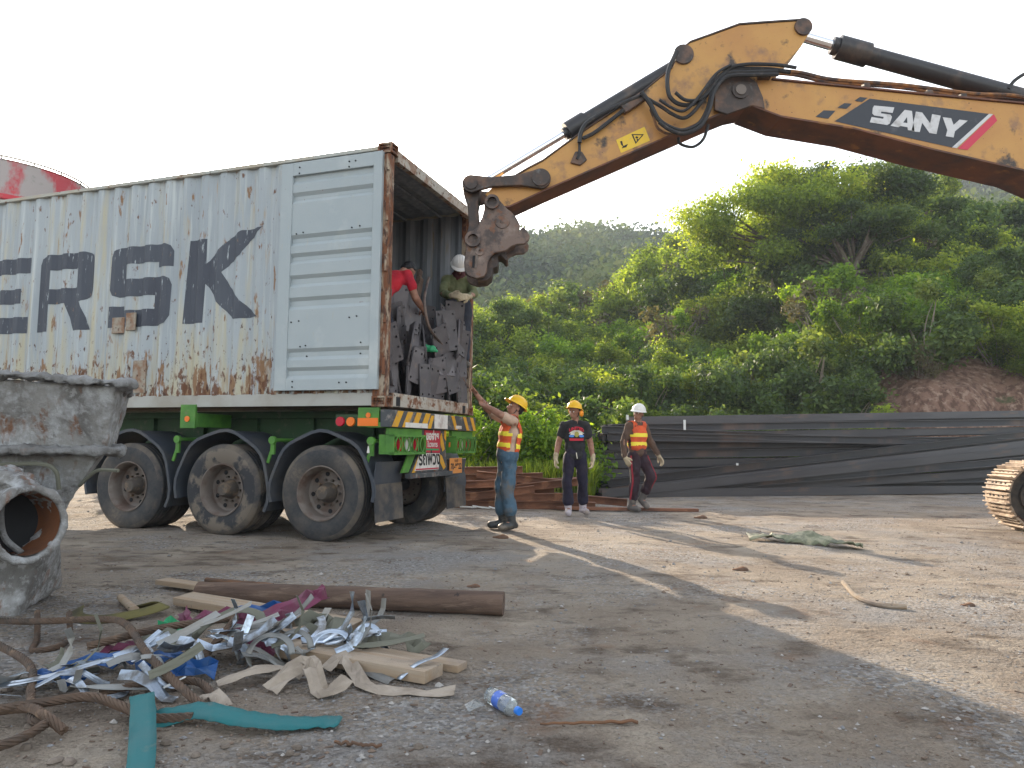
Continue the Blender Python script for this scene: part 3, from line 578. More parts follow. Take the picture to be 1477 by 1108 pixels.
# lower plate, underside shade put into its colour, and top plate a little proud of the box
def strip(path, y0, y1, th, up, name, m, parent):
    mb = MB(); vs = []
    for x, z in path: vs += [(x, y0, z), (x, y1, z), (x, y1, z+th*up), (x, y0, z+th*up)]
    fs = []
    for i in range(len(path)-1):
        for p in range(4): fs.append((i*4+p, i*4+(p+1) % 4, i*4+4+(p+1) % 4, i*4+4+p))
    fs += [(3, 2, 1, 0), tuple(len(vs)-4+k for k in range(4))]
    mb.add(vs, fs); return mb.build(name, m, parent, world=True)
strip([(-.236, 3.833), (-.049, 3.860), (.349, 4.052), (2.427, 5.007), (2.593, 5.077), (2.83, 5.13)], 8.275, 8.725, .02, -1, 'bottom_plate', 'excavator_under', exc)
strip([(-.012, 4.203), (.159, 4.310), (.335, 4.405), (.779, 4.745), (1.537, 5.275), (1.88, 5.571)], 8.285, 8.715, .018, 1, 'top_plate', 'grease', exc)
strip([(1.99, 5.797), (2.09, 5.885), (2.322, 5.974), (2.684, 6.115), (2.967, 6.140), (3.176, 6.157), (3.44, 6.177)], 8.285, 8.715, .018, 1, 'top_plate', 'grease', exc)
BOOM = [(2.531, 5.371), (2.631, 5.475), (2.78, 5.476), (3.055, 5.411), (3.774, 5.345), (4.702, 5.258), (6.037, 5.142), (7.0, 4.85), (7.7, 4.2), (8.3, 3.0), (8.75, 2.1), (8.55, 1.85), (8.2, 1.95), (7.6, 3.1), (6.9, 3.95), (5.998, 4.339), (4.907, 4.588), (3.99, 4.832), (3.14, 4.968), (2.749, 5.117), (2.569, 5.201)]
b = MB(); b.prism(BOOM, XZ(8.27), (0, 1, 0), .46); boom = b.build('boom', 'excavator_paint', exc, world=True, bevel=.008)
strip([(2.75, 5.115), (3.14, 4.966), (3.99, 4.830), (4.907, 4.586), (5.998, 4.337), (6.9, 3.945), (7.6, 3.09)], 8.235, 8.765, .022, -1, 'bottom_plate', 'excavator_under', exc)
strip([(3.055, 5.413), (3.774, 5.347), (4.702, 5.260), (6.037, 5.144), (7.0, 4.855)], 8.245, 8.755, .02, 1, 'top_plate', 'excavator_under', exc)
def dpoly(pts, m, y, name, holes=(), th=.0):
    me = poly_mesh([pts, *holes]); me.transform(frame4((0, y, 0), (1, 0, 0), (0, 0, 1), (0, -1, 0))); me.transform(Matrix.Translation((-8.2, -8.5, 0))); return mesh_obj(name, me, m, exc)
DEC = [(3.782, 4.913), (4.208, 5.196), (5.615, 5.023), (5.158, 4.607)]
dec = dpoly(DEC, 'decal_navy', 8.266, 'brand_decal')
for nm, pts, m, hl in (('decal_stripe', [(5.615, 5.023), (5.661, 5.018), (5.215, 4.601), (5.158, 4.607)], 'decal_white', ()), ('decal_stripe', [(5.672, 5.018), (5.708, 4.94), (5.341, 4.578), (5.227, 4.594)], 'decal_red', ()),
    ('decal_square', [(3.559, 4.966), (3.659, 5.046), (3.798, 5.042), (3.709, 4.943)], 'decal_navy', ()), ('decal_square', [(3.822, 5.081), (3.904, 5.137), (3.997, 5.131), (3.926, 5.065)], 'decal_navy', ()), ('decal_square', [(4.026, 5.167), (4.092, 5.214), (4.185, 5.205), (4.113, 5.151)], 'decal_navy', ()),
    ('decal_letter', [(4.256, 5.109), (4.494, 5.088), (4.471, 5.02), (4.337, 5.036), (4.332, 5.014), (4.445, 4.999), (4.462, 4.972), (4.434, 4.891), (4.401, 4.871), (4.198, 4.903), (4.221, 4.968), (4.357, 4.947), (4.365, 4.971), (4.252, 4.987), (4.23, 5.013), (4.239, 5.081)], 'decal_white', ()),
    ('decal_letter', [(4.44, 4.862), (4.616, 5.06), (4.701, 5.047), (4.722, 4.801), (4.644, 4.812), (4.641, 4.848), (4.558, 4.861), (4.532, 4.846)], 'decal_white', ([(4.592, 4.904), (4.642, 4.898), (4.64, 4.972)],)),
    ('decal_letter', [(4.687, 4.8), (4.747, 5.04), (4.821, 5.029), (4.911, 4.896), (4.938, 5.011), (5.039, 4.993), (4.98, 4.767), (4.899, 4.779), (4.816, 4.904), (4.784, 4.789)], 'decal_white', ()),
    ('decal_letter', [(5.062, 4.974), (5.161, 4.963), (5.187, 4.882), (5.26, 4.947), (5.356, 4.934), (5.2, 4.803), (5.181, 4.727), (5.089, 4.742), (5.111, 4.816)], 'decal_white', ())):
    dpoly(pts, m, 8.262 if 'letter' in nm else 8.265, nm, hl)
# warning sticker
stk = dpoly([(1.204, 4.673), (1.541, 4.838), (1.606, 4.669), (1.261, 4.513)], 'sticker_yellow', 8.297, 'warning_sticker')
tri = [(1.385, 4.745), (1.535, 4.745), (1.435, 4.625)]; tri2 = [(1.408, 4.733), (1.510, 4.733), (1.440, 4.650)]
dpoly(tri, 'ink', 8.295, 'sticker_symbol', (tri2,)); dpoly([(1.44, 4.72), (1.47, 4.71), (1.455, 4.69), (1.47, 4.675), (1.445, 4.665), (1.45, 4.69), (1.43, 4.70)], 'ink', 8.295, 'sticker_symbol')
dpoly([(1.25, 4.655), (1.275, 4.66), (1.29, 4.60), (1.345, 4.625), (1.325, 4.585), (1.27, 4.57), (1.285, 4.595), (1.265, 4.61)], 'ink', 8.295, 'sticker_symbol')
# cylinders
def cylp(a, b, r, m, name, n=24): return MB().cyl(a, b, r, n).build(name, m, exc, smooth=True, world=True, sharp=50)
cylp((-.50, 8.5, 4.13), (.70, 8.5, 4.885), .042, 'chrome', 'cylinder_rod')
cylp((.70, 8.5, 4.885), (2.05, 8.5, 5.735), .098, 'cyl_black', 'cylinder_barrel'); cylp((.64, 8.5, 4.845), (.86, 8.5, 4.985), .125, 'cyl_black', 'cylinder_gland'); cylp((.60, 8.5, 4.82), (.65, 8.5, 4.852), .075, 'cyl_black', 'cylinder_gland')
cylp((2.01, 8.27, 5.73), (2.01, 8.73, 5.73), .12, 'grease', 'cylinder_pin')
cylp((3.46, 8.5, 6.11), (3.95, 8.5, 5.965), .062, 'chrome', 'cylinder_rod'); cylp((3.98, 8.5, 5.955), (7.3, 8.5, 5.03), .108, 'cyl_black', 'cylinder_barrel'); cylp((3.95, 8.5, 5.965), (4.32, 8.5, 5.862), .142, 'cyl_black', 'cylinder_gland'); cylp((3.88, 8.5, 5.985), (3.96, 8.5, 5.962), .105, 'cyl_black', 'cylinder_gland')
cylp((3.45, 8.27, 6.09), (3.45, 8.73, 6.09), .105, 'grease', 'cylinder_pin')
MB().box((7.1, 8.5, 4.95), (.5, .3, .4)).build('cylinder_mount', 'cyl_black', exc, world=True, bevel=.01)
# boom to arm knuckle
cylp((2.66, 8.20, 5.255), (2.66, 8.80, 5.255), .10, 'grease', 'knuckle_pin'); cylp((2.66, 8.185, 5.255), (2.66, 8.20, 5.255), .062, 'rim_steel', 'knuckle_pin')
m_ = MB(); m_.prism([(2.36, 5.02), (2.50, 4.97), (2.80, 5.08), (2.95, 5.04), (2.93, 5.18), (2.86, 5.36), (2.72, 5.47), (2.5, 5.45), (2.36, 5.28)], XZ(8.225), (0, 1, 0), .04)
m_.build('knuckle_plate', 'grease', exc, world=True, bevel=.006)
# links at the arm tip
def bone(p, q, r1, r2, y, th, name, m='grease'):
    p = Vector(p); q = Vector(q); d = (q-p).normalized(); n = Vector((-d.y, d.x)); P = []
    for k in range(13): an = PI/2+PI*k/12; P.append(p + (d*math.cos(an)+n*math.sin(an))*r1)
    P += [p+(q-p)*.3-n*r1*.55, p+(q-p)*.7-n*r2*.55]
    for k in range(13): an = -PI/2+PI*k/12; P.append(q + (d*math.cos(an)+n*math.sin(an))*r2)
    P += [p+(q-p)*.7+n*r2*.55, p+(q-p)*.3+n*r1*.55]
    return MB().prism([tuple(v) for v in P], XZ(y), (0, 1, 0), th).build(name, m, exc, world=True, bevel=.01)
bone((-.50, 4.10), (.31, 4.17), .105, .12, 8.215, .06, 'guide_link'); bone((-.50, 4.10), (.31, 4.17), .105, .12, 8.725, .06, 'guide_link')
bone((-.50, 4.10), (-.45, 3.44), .11, .115, 8.33, .34, 'tipping_link')
cylp((-.50, 8.19, 4.10), (-.50, 8.81, 4.10), .075, 'grease', 'link_pin'); cylp((.31, 8.19, 4.17), (.31, 8.81, 4.17), .10, 'grease', 'link_pin')
COUP = [(-0.344, 3.9), (-0.266, 3.958), (-0.187, 3.929), (-0.081, 3.809), (-0.028, 3.769), (0.031, 3.703), (0.078, 3.61), (0.059, 3.527), (0.091, 3.577), (0.12, 3.59), (0.157, 3.544), (0.189, 3.491), (0.18, 3.437), (0.132, 3.39), (0.041, 3.383), (-0.024, 3.358), (-0.089, 3.308), (-0.154, 3.294), (-0.219, 3.28), (-0.264, 3.234), (-0.298, 3.167), (-0.307, 3.061), (-0.333, 3.001), (-0.423, 2.978), (-0.521, 3.006), (-0.561, 3.058), (-0.569, 3.164), (-0.552, 3.31), (-0.528, 3.47), (-0.483, 3.524), (-0.419, 3.591), (-0.368, 3.699), (-0.345, 3.793)]
cpl = MB().prism(COUP, XZ(8.23), (0, 1, 0), .065).build('quick_coupler', 'coupler_steel', exc, world=True, bevel=.012)
MB().prism(COUP, XZ(8.66), (0, 1, 0), .065).build('quick_coupler', 'coupler_steel', exc, world=True, bevel=.012)
HOOK = [(-0.419, 3.029), (-0.321, 3.104), (-0.302, 3.213), (-0.237, 3.315), (-0.157, 3.357), (-0.097, 3.316), (-0.056, 3.236), (-0.083, 3.212), (-0.116, 3.253), (-0.157, 3.282), (-0.183, 3.268), (-0.172, 3.201), (-0.184, 3.14), (-0.235, 3.126), (-0.253, 3.024), (-0.312, 2.976), (-0.418, 2.962)]
MB().prism(HOOK, XZ(8.34), (0, 1, 0), .32).build('coupler_hook', 'grease', exc, world=True, bevel=.01)
MB().prism([(-.42, 3.1), (-.30, 3.3), (-.10, 3.36), (.02, 3.45), (-.05, 3.72), (-.25, 3.8), (-.42, 3.45)], XZ(8.275), (0, 1, 0), .45).build('coupler_body', 'grease', exc, world=True, bevel=.01)
def boss(c, r0, r1, y=8.20, pr=.05):
    MB().lathe([(r0, 0), (r0, -pr), (r1, -pr), (r1, .03), (0, .03)], c=(c[0], y, c[1]), axis='Y', n=28).build('pin_boss', 'coupler_steel', exc, world=True, smooth=True, sharp=30)
boss((-.252, 3.874), .085, .055, 8.23); boss((-.469, 3.431), .092, .058, 8.23, pr=.05); boss((-.388, 3.292), .05, .02, 8.23, pr=.02)
MB().sph((-.132, 8.225, 3.648), .032, 14, 8, (1, .6, 1)).lathe([(.085, 0), (.08, -.012), (.0, -.012)], c=(-.132, 8.229, 3.648), axis='Y', n=24).build('pin_boss', 'coupler_steel', exc, world=True, smooth=True, sharp=30)
MB().prism([(-.47, 3.24), (-.44, 3.245), (-.45, 3.10), (-.475, 3.10)], XZ(8.22), (0, 1, 0), .016).build('lock_slot', 'bare_dark', exc, world=True)
MB().prism([(-.425, 3.25), (-.405, 3.25), (-.425, 3.10), (-.445, 3.10)], XZ(8.215), (0, 1, 0), .02).build('lock_bar', 'rim_steel', exc, world=True)
# hoses
def hose(pts, r, y, m='hose', dy=()):
    P = [(p[0], y + (dy[i] if i < len(dy) else 0), p[1]) for i, p in enumerate(pts)]
    return MB().tube(smooth_path(P, 8), r, 8).build('hydraulic_hose', m, exc, world=True, smooth=True)
H1 = [(1.911, 5.72), (1.816, 5.502), (1.795, 5.322), (1.827, 5.157), (1.945, 5.069), (2.104, 5.078), (2.238, 5.189), (2.346, 5.355), (2.481, 5.467), (2.681, 5.511), (3.013, 5.507), (3.248, 5.475)]
H2 = [(1.483, 5.195), (1.588, 5.045), (1.679, 4.868), (1.811, 4.774), (1.969, 4.734), (2.154, 4.818), (2.262, 5.011), (2.332, 5.259), (2.48, 5.426), (2.746, 5.449), (3.078, 5.459)]
H3 = [(1.492, 5.158), (1.716, 5.023), (1.834, 4.942), (1.965, 4.889), (2.071, 4.945), (2.205, 5.11), (2.38, 5.345), (2.554, 5.457)]
hose(H1, .026, 8.20); hose(H2, .028, 8.16); hose(H3, .022, 8.17); hose([(a, b-.05) for a, b in H2[2:]], .024, 8.13); hose([(a+.05, b+.03) for a, b in H1[3:]], .022, 8.15)
hose([(a-.03, b+.06) for a, b in H3[1:]], .018, 8.12)
hose([(1.938, 4.70), (1.945, 4.64), (2.017, 4.60), (2.124, 4.594), (2.232, 4.685), (2.294, 4.86)], .018, 8.28); hose([(1.60, 5.02), (1.644, 4.904), (1.683, 4.795), (1.788, 4.728), (1.907, 4.722)], .016, 8.23, 'pipe_paint')
hose([(0.763, 4.60), (0.78, 4.72), (0.85, 4.84), (1.039, 4.965), (1.324, 5.111), (1.488, 5.18)], .026, 8.22); hose([(0.80, 4.66), (0.95, 4.74), (1.15, 4.90), (1.33, 5.05), (1.48, 5.16)], .024, 8.24)
hose([(.765, 4.66), (.765, 4.50), (.74, 4.42)], .016, 8.26)
MB().prism([(.66, 4.38), (.72, 4.52), (.80, 4.52), (.86, 4.42), (.78, 4.35)], XZ(8.27), (0, 1, 0), .03).build('valve_block', 'grease', exc, world=True, bevel=.01)
MB().box((1.40, 8.25, 5.10), (.30, .08, .10), Matrix.Rotation(-.62, 3, 'Y')).build('hose_clamp', 'grease', exc, world=True, bevel=.006); MB().box((2.95, 8.25, 5.47), (.14, .09, .12)).build('hose_clamp', 'grease', exc, world=True, bevel=.006)
for dz, rr, y in ((0, .024, 8.33), (.03, .02, 8.45), (.02, .022, 8.6)):
    MB().tube(smooth_path([(2.75, y, 5.50), (2.974, y, 5.56+dz), (3.39, y, 5.545+dz), (3.803, y, 5.46+dz), (4.634, y, 5.40+dz), (5.46, y, 5.30+dz), (6.102, y, 5.26+dz), (7.0, y, 4.98)]), rr, 8).build('hydraulic_pipe', 'pipe_paint', exc, world=True, smooth=True)
for x, z in ((4.2, 5.36), (4.95, 5.28), (5.35, 5.24)): MB().box((x, 8.5, z), (.07, .40, .10)).build('hose_clamp', 'grease', exc, world=True)
hose([(5.95, 5.40), (6.05, 5.52), (6.25, 5.62), (6.5, 5.55)], .022, 8.4)
# boom lift cylinders, upper body, cab, counterweight (mostly beyond the frame)
for y in (8.15, 8.85):
    cylp((6.9, y, 1.55), (6.75, y, 3.0), .13, 'cyl_black', 'cylinder_barrel'); cylp((6.75, y, 3.0), (6.65, y, 4.1), .07, 'chrome', 'cylinder_rod')
MB().bx(6.9, 11.2, 7.35, 9.65, 1.15, 1.55).bx(8.9, 11.0, 7.4, 9.6, 1.545, 2.35).build('upper_body', 'excavator_paint', exc, world=True, bevel=.03)
MB().bx(11.0, 11.7, 7.3, 9.7, 1.2, 2.45).build('counterweight', 'grease', exc, world=True, bevel=.08)
cb = MB().bx(7.2, 8.9, 8.8, 9.65, 1.55, 3.1).build('cab', 'excavator_paint', exc, world=True, bevel=.05)
MB().bx(7.3, 8.75, 8.79, 8.80, 2.2, 2.95).bx(7.19, 7.2, 8.88, 9.57, 1.9, 2.98).bx(7.3, 8.75, 9.65, 9.66, 2.2, 2.95).build('cab_window', 'glass_dark', cb, world=False).matrix_parent_inverse = Matrix.Translation((-8.2, -8.5, 0))
MB().lathe([(0, 0), (.75, 0), (.75, .28), (0, .28)], c=(8.5, 8.5, .9), axis='Z', n=32).bx(7.4, 9.6, 7.9, 9.1, .55, .9).build('slewing_base', 'grease', exc, world=True)
# crawler tracks
def track(cx, cy, yaw):
    Lh, rr = 1.75, .40; M3 = Matrix.Rotation(yaw, 3, 'Z'); o = Vector((cx, cy, 0))
    P = []; n = 62; per = 4*Lh + 2*PI*rr
    def at_(s):
        s %= per
        if s < 2*Lh: return Vector((Lh-s, 0, .055+2*rr)), 0., Vector((0, 0, 1))
        s -= 2*Lh
        if s < PI*rr: a = s/rr; return Vector((-Lh-rr*math.sin(a), 0, .055+rr+rr*math.cos(a))), a, Vector((-math.sin(a), 0, math.cos(a)))
        s -= PI*rr
        if s < 2*Lh: return Vector((-Lh+s, 0, .055)), PI, Vector((0, 0, -1))
        s -= 2*Lh; a = PI+s/rr; return Vector((Lh-rr*math.sin(a), 0, .055+rr+rr*math.cos(a))), a, Vector((-math.sin(a), 0, math.cos(a)))
    sh = MB(); ho = MB()
    for i in range(n):
        p, a, nv = at_(i*per/n); rot = M3 @ Matrix.Rotation(-a, 3, 'Y'); wd = per/n
        sh.box(o + M3 @ (p + nv*.018), (wd*.93, .60, .022), rot)
        for k, hh in ((-.42, .042), (0, .028), (.33, .028)):
            sh.box(o + M3 @ (p + nv*(.028+hh/2)) + rot @ Vector((wd*k, 0, 0)), (.016, .60, hh), rot)
        for yy in (-.16, -.05, .07, .16):
            ho.box(o + M3 @ (p + nv*.031) + rot @ Vector((wd*.15, yy, 0)), (.030, .034, .006), rot)
    tr = sh.build('track', 'track_steel', exc, world=True); hb = ho.build('shoe_hole', 'bare_dark', exc, world=True)
    ln = MB(); pts = [(o + M3 @ (at_(i*per/80)[0] - at_(i*per/80)[2]*.03)) for i in range(80)]
    for off in (-.09, .09): ln.tube([p + M3 @ Vector((0, off, 0)) for p in pts], .04, 6, close=True)
    ln.build('track_chain', 'grease', exc, world=True)
    for s in (-1, 1):
        c = o + M3 @ Vector((s*Lh, 0, .055+rr)); y = M3 @ Vector((0, 1, 0))
        MB().cyl(c - y*.10, c + y*.10, rr-.07, 32).cyl(c - y*.16, c + y*.16, .22, 24).build('idler', 'rubber_dusty', exc, world=True, smooth=True, sharp=30)
    MB().box(o + Vector((0, 0, .47)), (2*Lh-.35, .30, .34), M3).build('track_frame', 'steel_rust', exc, world=True, bevel=.02)
    for k in range(6):
        c = o + M3 @ Vector((-1.3+k*.52, 0, .22)); y = M3 @ Vector((0, 1, 0)); MB().cyl(c-y*.2, c+y*.2, .10, 16).build('track_roller', 'grease', exc, world=True, smooth=True, sharp=30)
    return tr
ty = R(-8)
track(8.55, 9.30, ty); track(8.25, 7.05, ty)
# ------------------------------------------------------------------ people
def caps_mesh(parts, voxel, smooth_it=4, disp=0., dscale=8., seed=0, cut=None):
    """parts: ('c', p, q, r1, r2) tapered capsules or ('e', centre, (rx,ry,rz), rot3) ellipsoids -> one continuous remeshed surface"""
    mb = MB()
    for q in parts:
        if q[0] == 'c':
            p, e, r1, r2 = Vector(q[1]), Vector(q[2]), q[3], q[4]; d = (e-p); Ln = max(d.length, 1e-4); d.normalize()
            pts, rs = [], []
            for k in range(5): a = PI/2*k/4; pts.append(p - d*r1*math.cos(a)); rs.append(max(r1*math.sin(a), .0005))
            for k in range(1, 5): a = PI/2*k/4; pts.append(e + d*r2*math.sin(a)); rs.append(max(r2*math.cos(a), .0005))
            pts.insert(5, e); rs.insert(5, r2)
            # keep order: start cap, end, end cap
            mb.tube(pts, rs, 14)
        else:
            mb.sph(q[1], 1., 18, 12, q[2], q[3] if len(q) > 3 else None)
    me = bpy.data.meshes.new('tmp'); me.from_pydata([tuple(v) for v in mb.v], [], mb.f); ob = bpy.data.objects.new('tmp', me); COL.objects.link(ob)
    m = ob.modifiers.new('r', 'REMESH'); m.mode = 'VOXEL'; m.voxel_size = voxel
    if smooth_it: s_ = ob.modifiers.new('s', 'SMOOTH'); s_.iterations = smooth_it; s_.factor = .5
    out = baked(ob); bpy.data.objects.remove(ob); bpy.data.meshes.remove(me)
    if disp:
        out.update(); nrm = [v.normal.copy() for v in out.vertices]
        for v, n in zip(out.vertices, nrm):
            c = v.co*dscale; c.z *= .8
            v.co += n*disp*(noise.noise(c + Vector((seed, seed*2, 0))) + .5*noise.noise(c*2.3 + Vector((9, seed, 3))))
    if cut:
        bm = bmesh.new(); bm.from_mesh(out)
        for co, no in cut: bmesh.ops.bisect_plane(bm, geom=bm.verts[:]+bm.edges[:]+bm.faces[:], plane_co=co, plane_no=no, clear_outer=True)
        bm.to_mesh(out); bm.free()
    out.polygons.foreach_set('use_smooth', [True]*len(out.polygons)); return out
def hand_parts(wr, d, palm_n, sc=1., curl=.5, point=False):
    """wrist, direction of the hand, palm normal; returns capsules of palm, four fingers and thumb"""
    d = Vector(d).normalized(); n = Vector(palm_n); n = (n-d*n.dot(d)).normalized(); s_ = d.cross(n); P = []
    wr = Vector(wr); k = wr + d*.085*sc
    for o_ in (-.028, -.009, .010, .028): P.append(('c', wr + s_*o_*.7*sc, k + s_*o_*sc, .015*sc, .012*sc))
    lens = (.062, .074, .080, .072)
    for i, o_ in enumerate((-.030, -.010, .010, .029)):
        c = curl*(1 + .12*i)
        if point: c = .05 if i == 3 else 1.25
        a = k + s_*o_*sc; L3 = (lens[i]*.45, lens[i]*.32, lens[i]*.26); ang = 0
        for j, ll in enumerate(L3):
            ang += c*(.55 if j == 0 else .8); dd = (d*math.cos(ang) + n*math.sin(ang) + s_*o_*1.2).normalized(); b_ = a + dd*ll*sc*1.1
            P.append(('c', a, b_, (.0105-.001*j)*sc, (.0095-.001*j)*sc)); a = b_
    a = wr + d*.025*sc + s_*.028*sc; b_ = a + (d*.6 + s_*.65 + n*.3).normalized()*.042*sc; P.append(('c', a, b_, .014*sc, .012*sc))
    P.append(('c', b_, b_ + (d*.85 + s_*.15 + n*.4).normalized()*.036*sc, .011*sc, .009*sc)); return P
def person(loc, yaw, J, label, top, legs, opts):
    """J: joints in the person's own frame (x to their left seen from behind = +x when facing -y)"""
    root = empty('person', loc, yaw, label, 'person', opts.get('group'))
    V_ = {k: Vector(v) for k, v in J.items()}
    def arm(s): return V_['sh'+s], V_['el'+s], V_['wr'+s]
    sk = []
    pel, chest, neck, head = V_['pel'], V_['chest'], V_['neck'], V_['head']
    up = (chest-pel).normalized(); across = (V_['shL']-V_['shR']).normalized(); fwd = up.cross(across).normalized()*-1
    hu = (head-neck).normalized(); hf = Vector(opts['look']).normalized(); hf = (hf-hu*hf.dot(hu)).normalized(); hs = hu.cross(hf)
    HM = Matrix((hs, -hf, hu)).transposed()     # head frame: x side, -y forward, z up
    tr3 = Matrix((across, -fwd, up)).transposed()
    # head
    h = head
    sk += [('e', h + hu*.035 - hf*.012, (.074, .092, .090), HM), ('e', h - hu*.035 + hf*.020, (.058, .070, .075), HM), ('e', h - hu*.085 + hf*.048, (.032, .028, .024), HM), ('c', neck - up*.03, h - hu*.05 - hf*.02, .056, .054),
           ('c', h + hf*.088 + hu*.012, h + hf*.108 - hu*.026, .009, .015), ('c', h + hf*.076 + hu*.034 - hs*.03, h + hf*.076 + hu*.034 + hs*.03, .014, .014),
           ('c', h + hf*.086 - hu*.056 - hs*.018, h + hf*.086 - hu*.056 + hs*.018, .0085, .0085), ('e', h + hs*.077 - hu*.005 - hf*.01, (.010, .018, .030), HM), ('e', h - hs*.077 - hu*.005 - hf*.01, (.010, .018, .030), HM),
           ('e', h + hs*.035 - hu*.02 + hf*.058, (.025, .022, .022), HM), ('e', h - hs*.035 - hu*.02 + hf*.058, (.025, .022, .022), HM)]
    # torso
    sk += [('e', chest - up*.02, (.155, .105, .19), tr3), ('e', pel + up*.06, (.140, .10, .13), tr3), ('c', V_['shR'], V_['shL'], .062, .062), ('c', chest+up*.12, neck, .07, .058)]
    for s in 'LR':
        a, b_, c = arm(s); sk += [('c', a, b_, .055, .046), ('c', b_, (b_*.6+c*.4), .047, .044), ('c', (b_*.6+c*.4), c, .044, .030)]
        sk += hand_parts(c, V_['hd'+s]-c, opts['palm'+s], 1., opts.get('curl'+s, .45), opts.get('point') == s)
        hp, kn, an = V_['hip'+s], V_['kn'+s], V_['an'+s]
        sk += [('c', hp, kn, .080, .052), ('c', kn, kn*.6+an*.4, .052, .050), ('c', kn*.6+an*.4, an, .050, .038), ('c', an, V_['toe'+s], .040, .032)]
    body = mesh_obj('body', caps_mesh(sk, .0085, 2), 'skin', root)
    # eyes and brows, hair
    ey = MB()
    for s in (-1, 1): ey.sph(h + hs*.030*s + hf*.080 + hu*.016, .012, 10, 6)
    ey.build('eyes', 'sign_white', root)
    ey = MB()
    for s in (-1, 1): ey.sph(h + hs*.030*s + hf*.0885 + hu*.016, .006, 8, 5).tube([h + hs*.016*s + hf*.090 + hu*.036, h + hs*.046*s + hf*.080 + hu*.038], .0042, 6)
    ey.build('eyebrows', 'hair', root)
    hr = MB(); hrm = caps_mesh([('e', h + hu*.052 - hf*.030, (.082, .092, .082), HM), ('e', h + hu*.0 - hf*.055, (.072, .050, .07), HM)], .012, 2, .008, 40); mesh_obj('hair', hrm, 'hair', root)
    # helmet
    hm = opts.get('helmet')
    if hm:
        col, tilt = hm[:2]; back = len(hm) > 2; hu2 = (hu + hf*tilt).normalized(); hf2 = (hf-hu2*hf.dot(hu2)).normalized(); hf2 = -hf2 if back else hf2; hs2 = hu2.cross(hf2); H2 = Matrix((hs2, -hf2, hu2)).transposed(); c = h + hu*.055 - hf*.008
        mb = MB()
        mb.sph(c, 1, 28, 10, (.112, .134, .118), H2, 0.0)
        vs = []; n = 28
        for j in range(n):
            a = 2*PI*j/n; fr_ = max(0, -math.sin(a))
            for r_, z_ in ((1.0, .004), (1.13 + .26*fr_**3, -.006 - .012*fr_), (1.13 + .26*fr_**3, -.014 - .012*fr_), (1.0, -.006)): vs.append(c + H2 @ Vector((.112*r_*math.cos(a), .134*r_*math.sin(a), z_)))
        fs = [(j*4+k, j*4+(k+1) % 4, ((j+1) % n)*4+(k+1) % 4, ((j+1) % n)*4+k) for j in range(n) for k in range(4)]
        mb.add(vs, fs)
        for o_ in (-.03, 0, .03):
            pts = [c + H2 @ Vector((o_, -.134*1.01*math.cos(t)*math.sqrt(max(0, 1-(o_/.112)**2)), .118*1.01*math.sin(t)*math.sqrt(max(0, 1-(o_/.112)**2)))) for t in [PI*(.18+.64*k/12) for k in range(13)]]
            mb.tube(pts, .005, 6)
        hel = mb.build('helmet', col, root, smooth=True, sharp=50)
        MB().tube([h + hs*.078 + hu*.03 - hf*.01, h + hs*.066 - hu*.06 + hf*.01, h - hu*.102 + hf*.045, h - hs*.066 - hu*.06 + hf*.01, h - hs*.078 + hu*.03 - hf*.01], .005, 6).build('chin_strap', 'dark_cloth', root)
    if opts.get('muff'):
        s = opts['muff']; MB().sph(h + hs*.105*s - hu*.03 - hf*.03, .05, 14, 8, (.55, 1, 1), HM).sph(h - hs*.10*s + hu*.0 - hf*.04, .045, 14, 8, (.5, 1, 1), HM).build('neck_flap', 'helmet_orange', root, smooth=True)
    # shirt
    sl_ = opts.get('sleeve', .45); tp = [('e', chest - up*.03, (.172, .125, .21), tr3), ('e', pel + up*.10, (.162, .122, .16), tr3), ('c', V_['shR'], V_['shL'], .070, .070), ('c', V_['shR'], neck-up*.045, .066, .066), ('c', V_['shL'], neck-up*.045, .066, .066), ('c', chest+up*.1, neck-up*.035, .09, .068), ('e', pel + up*opts.get('hem', .0), ((.166, .126, .10) if not opts.get('tuck') else (.135, .10, .08)), tr3)]
    for s in 'LR':
        a, b_, c = arm(s)
        if sl_ < 1: tp.append(('c', a, a*(1-sl_)+b_*sl_, .070, .068))
        else: e = b_*(2-sl_) + c*(sl_-1); tp += [('c', a, b_, .068, .056), ('c', b_, e, .056, .042)]
    shirt = mesh_obj('shirt', caps_mesh(tp, .012, 5, opts.get('fold', .016), 9, opts.get('seed', 1)), top, root)
    # trousers
    lg = [('e', pel + up*.02, ((.152, .118, .14) if not opts.get('tuck') else (.172, .150, .14)), tr3)]
    for s in 'LR':
        hp, kn, an = V_['hip'+s], V_['kn'+s], V_['an'+s]; e = kn*(1-opts.get('cuff', .8)) + an*opts.get('cuff', .8)
        lg += [('c', hp, kn, .102, .080), ('c', kn, e, .078, opts.get('legr', .075))]
    mesh_obj('trousers', caps_mesh(lg, .012, 4, .018, 8, opts.get('seed', 1)+3), legs, root)
    # boots
    bt = opts.get('boot', 'boot_black')
    for s in 'LR':
        kn, an, toe = V_['kn'+s], V_['an'+s], V_['toe'+s]; t = opts.get('bootTop', .42); e = kn*t+an*(1-t)
        bp_ = [('c', e, an, opts.get('bootr', .066), .054), ('c', an - Vector((0, 0, .03)), toe, .052, .048), ('c', an + (an-toe).normalized()*.05 - Vector((0, 0, .045)), an, .045, .05)]
        me = caps_mesh(bp_, .010, 3, .006, 12, 2, cut=[((0, 0, opts.get('sole'+s, 0.)), (0, 0, -1))]); mesh_obj('boot', me, bt, root)
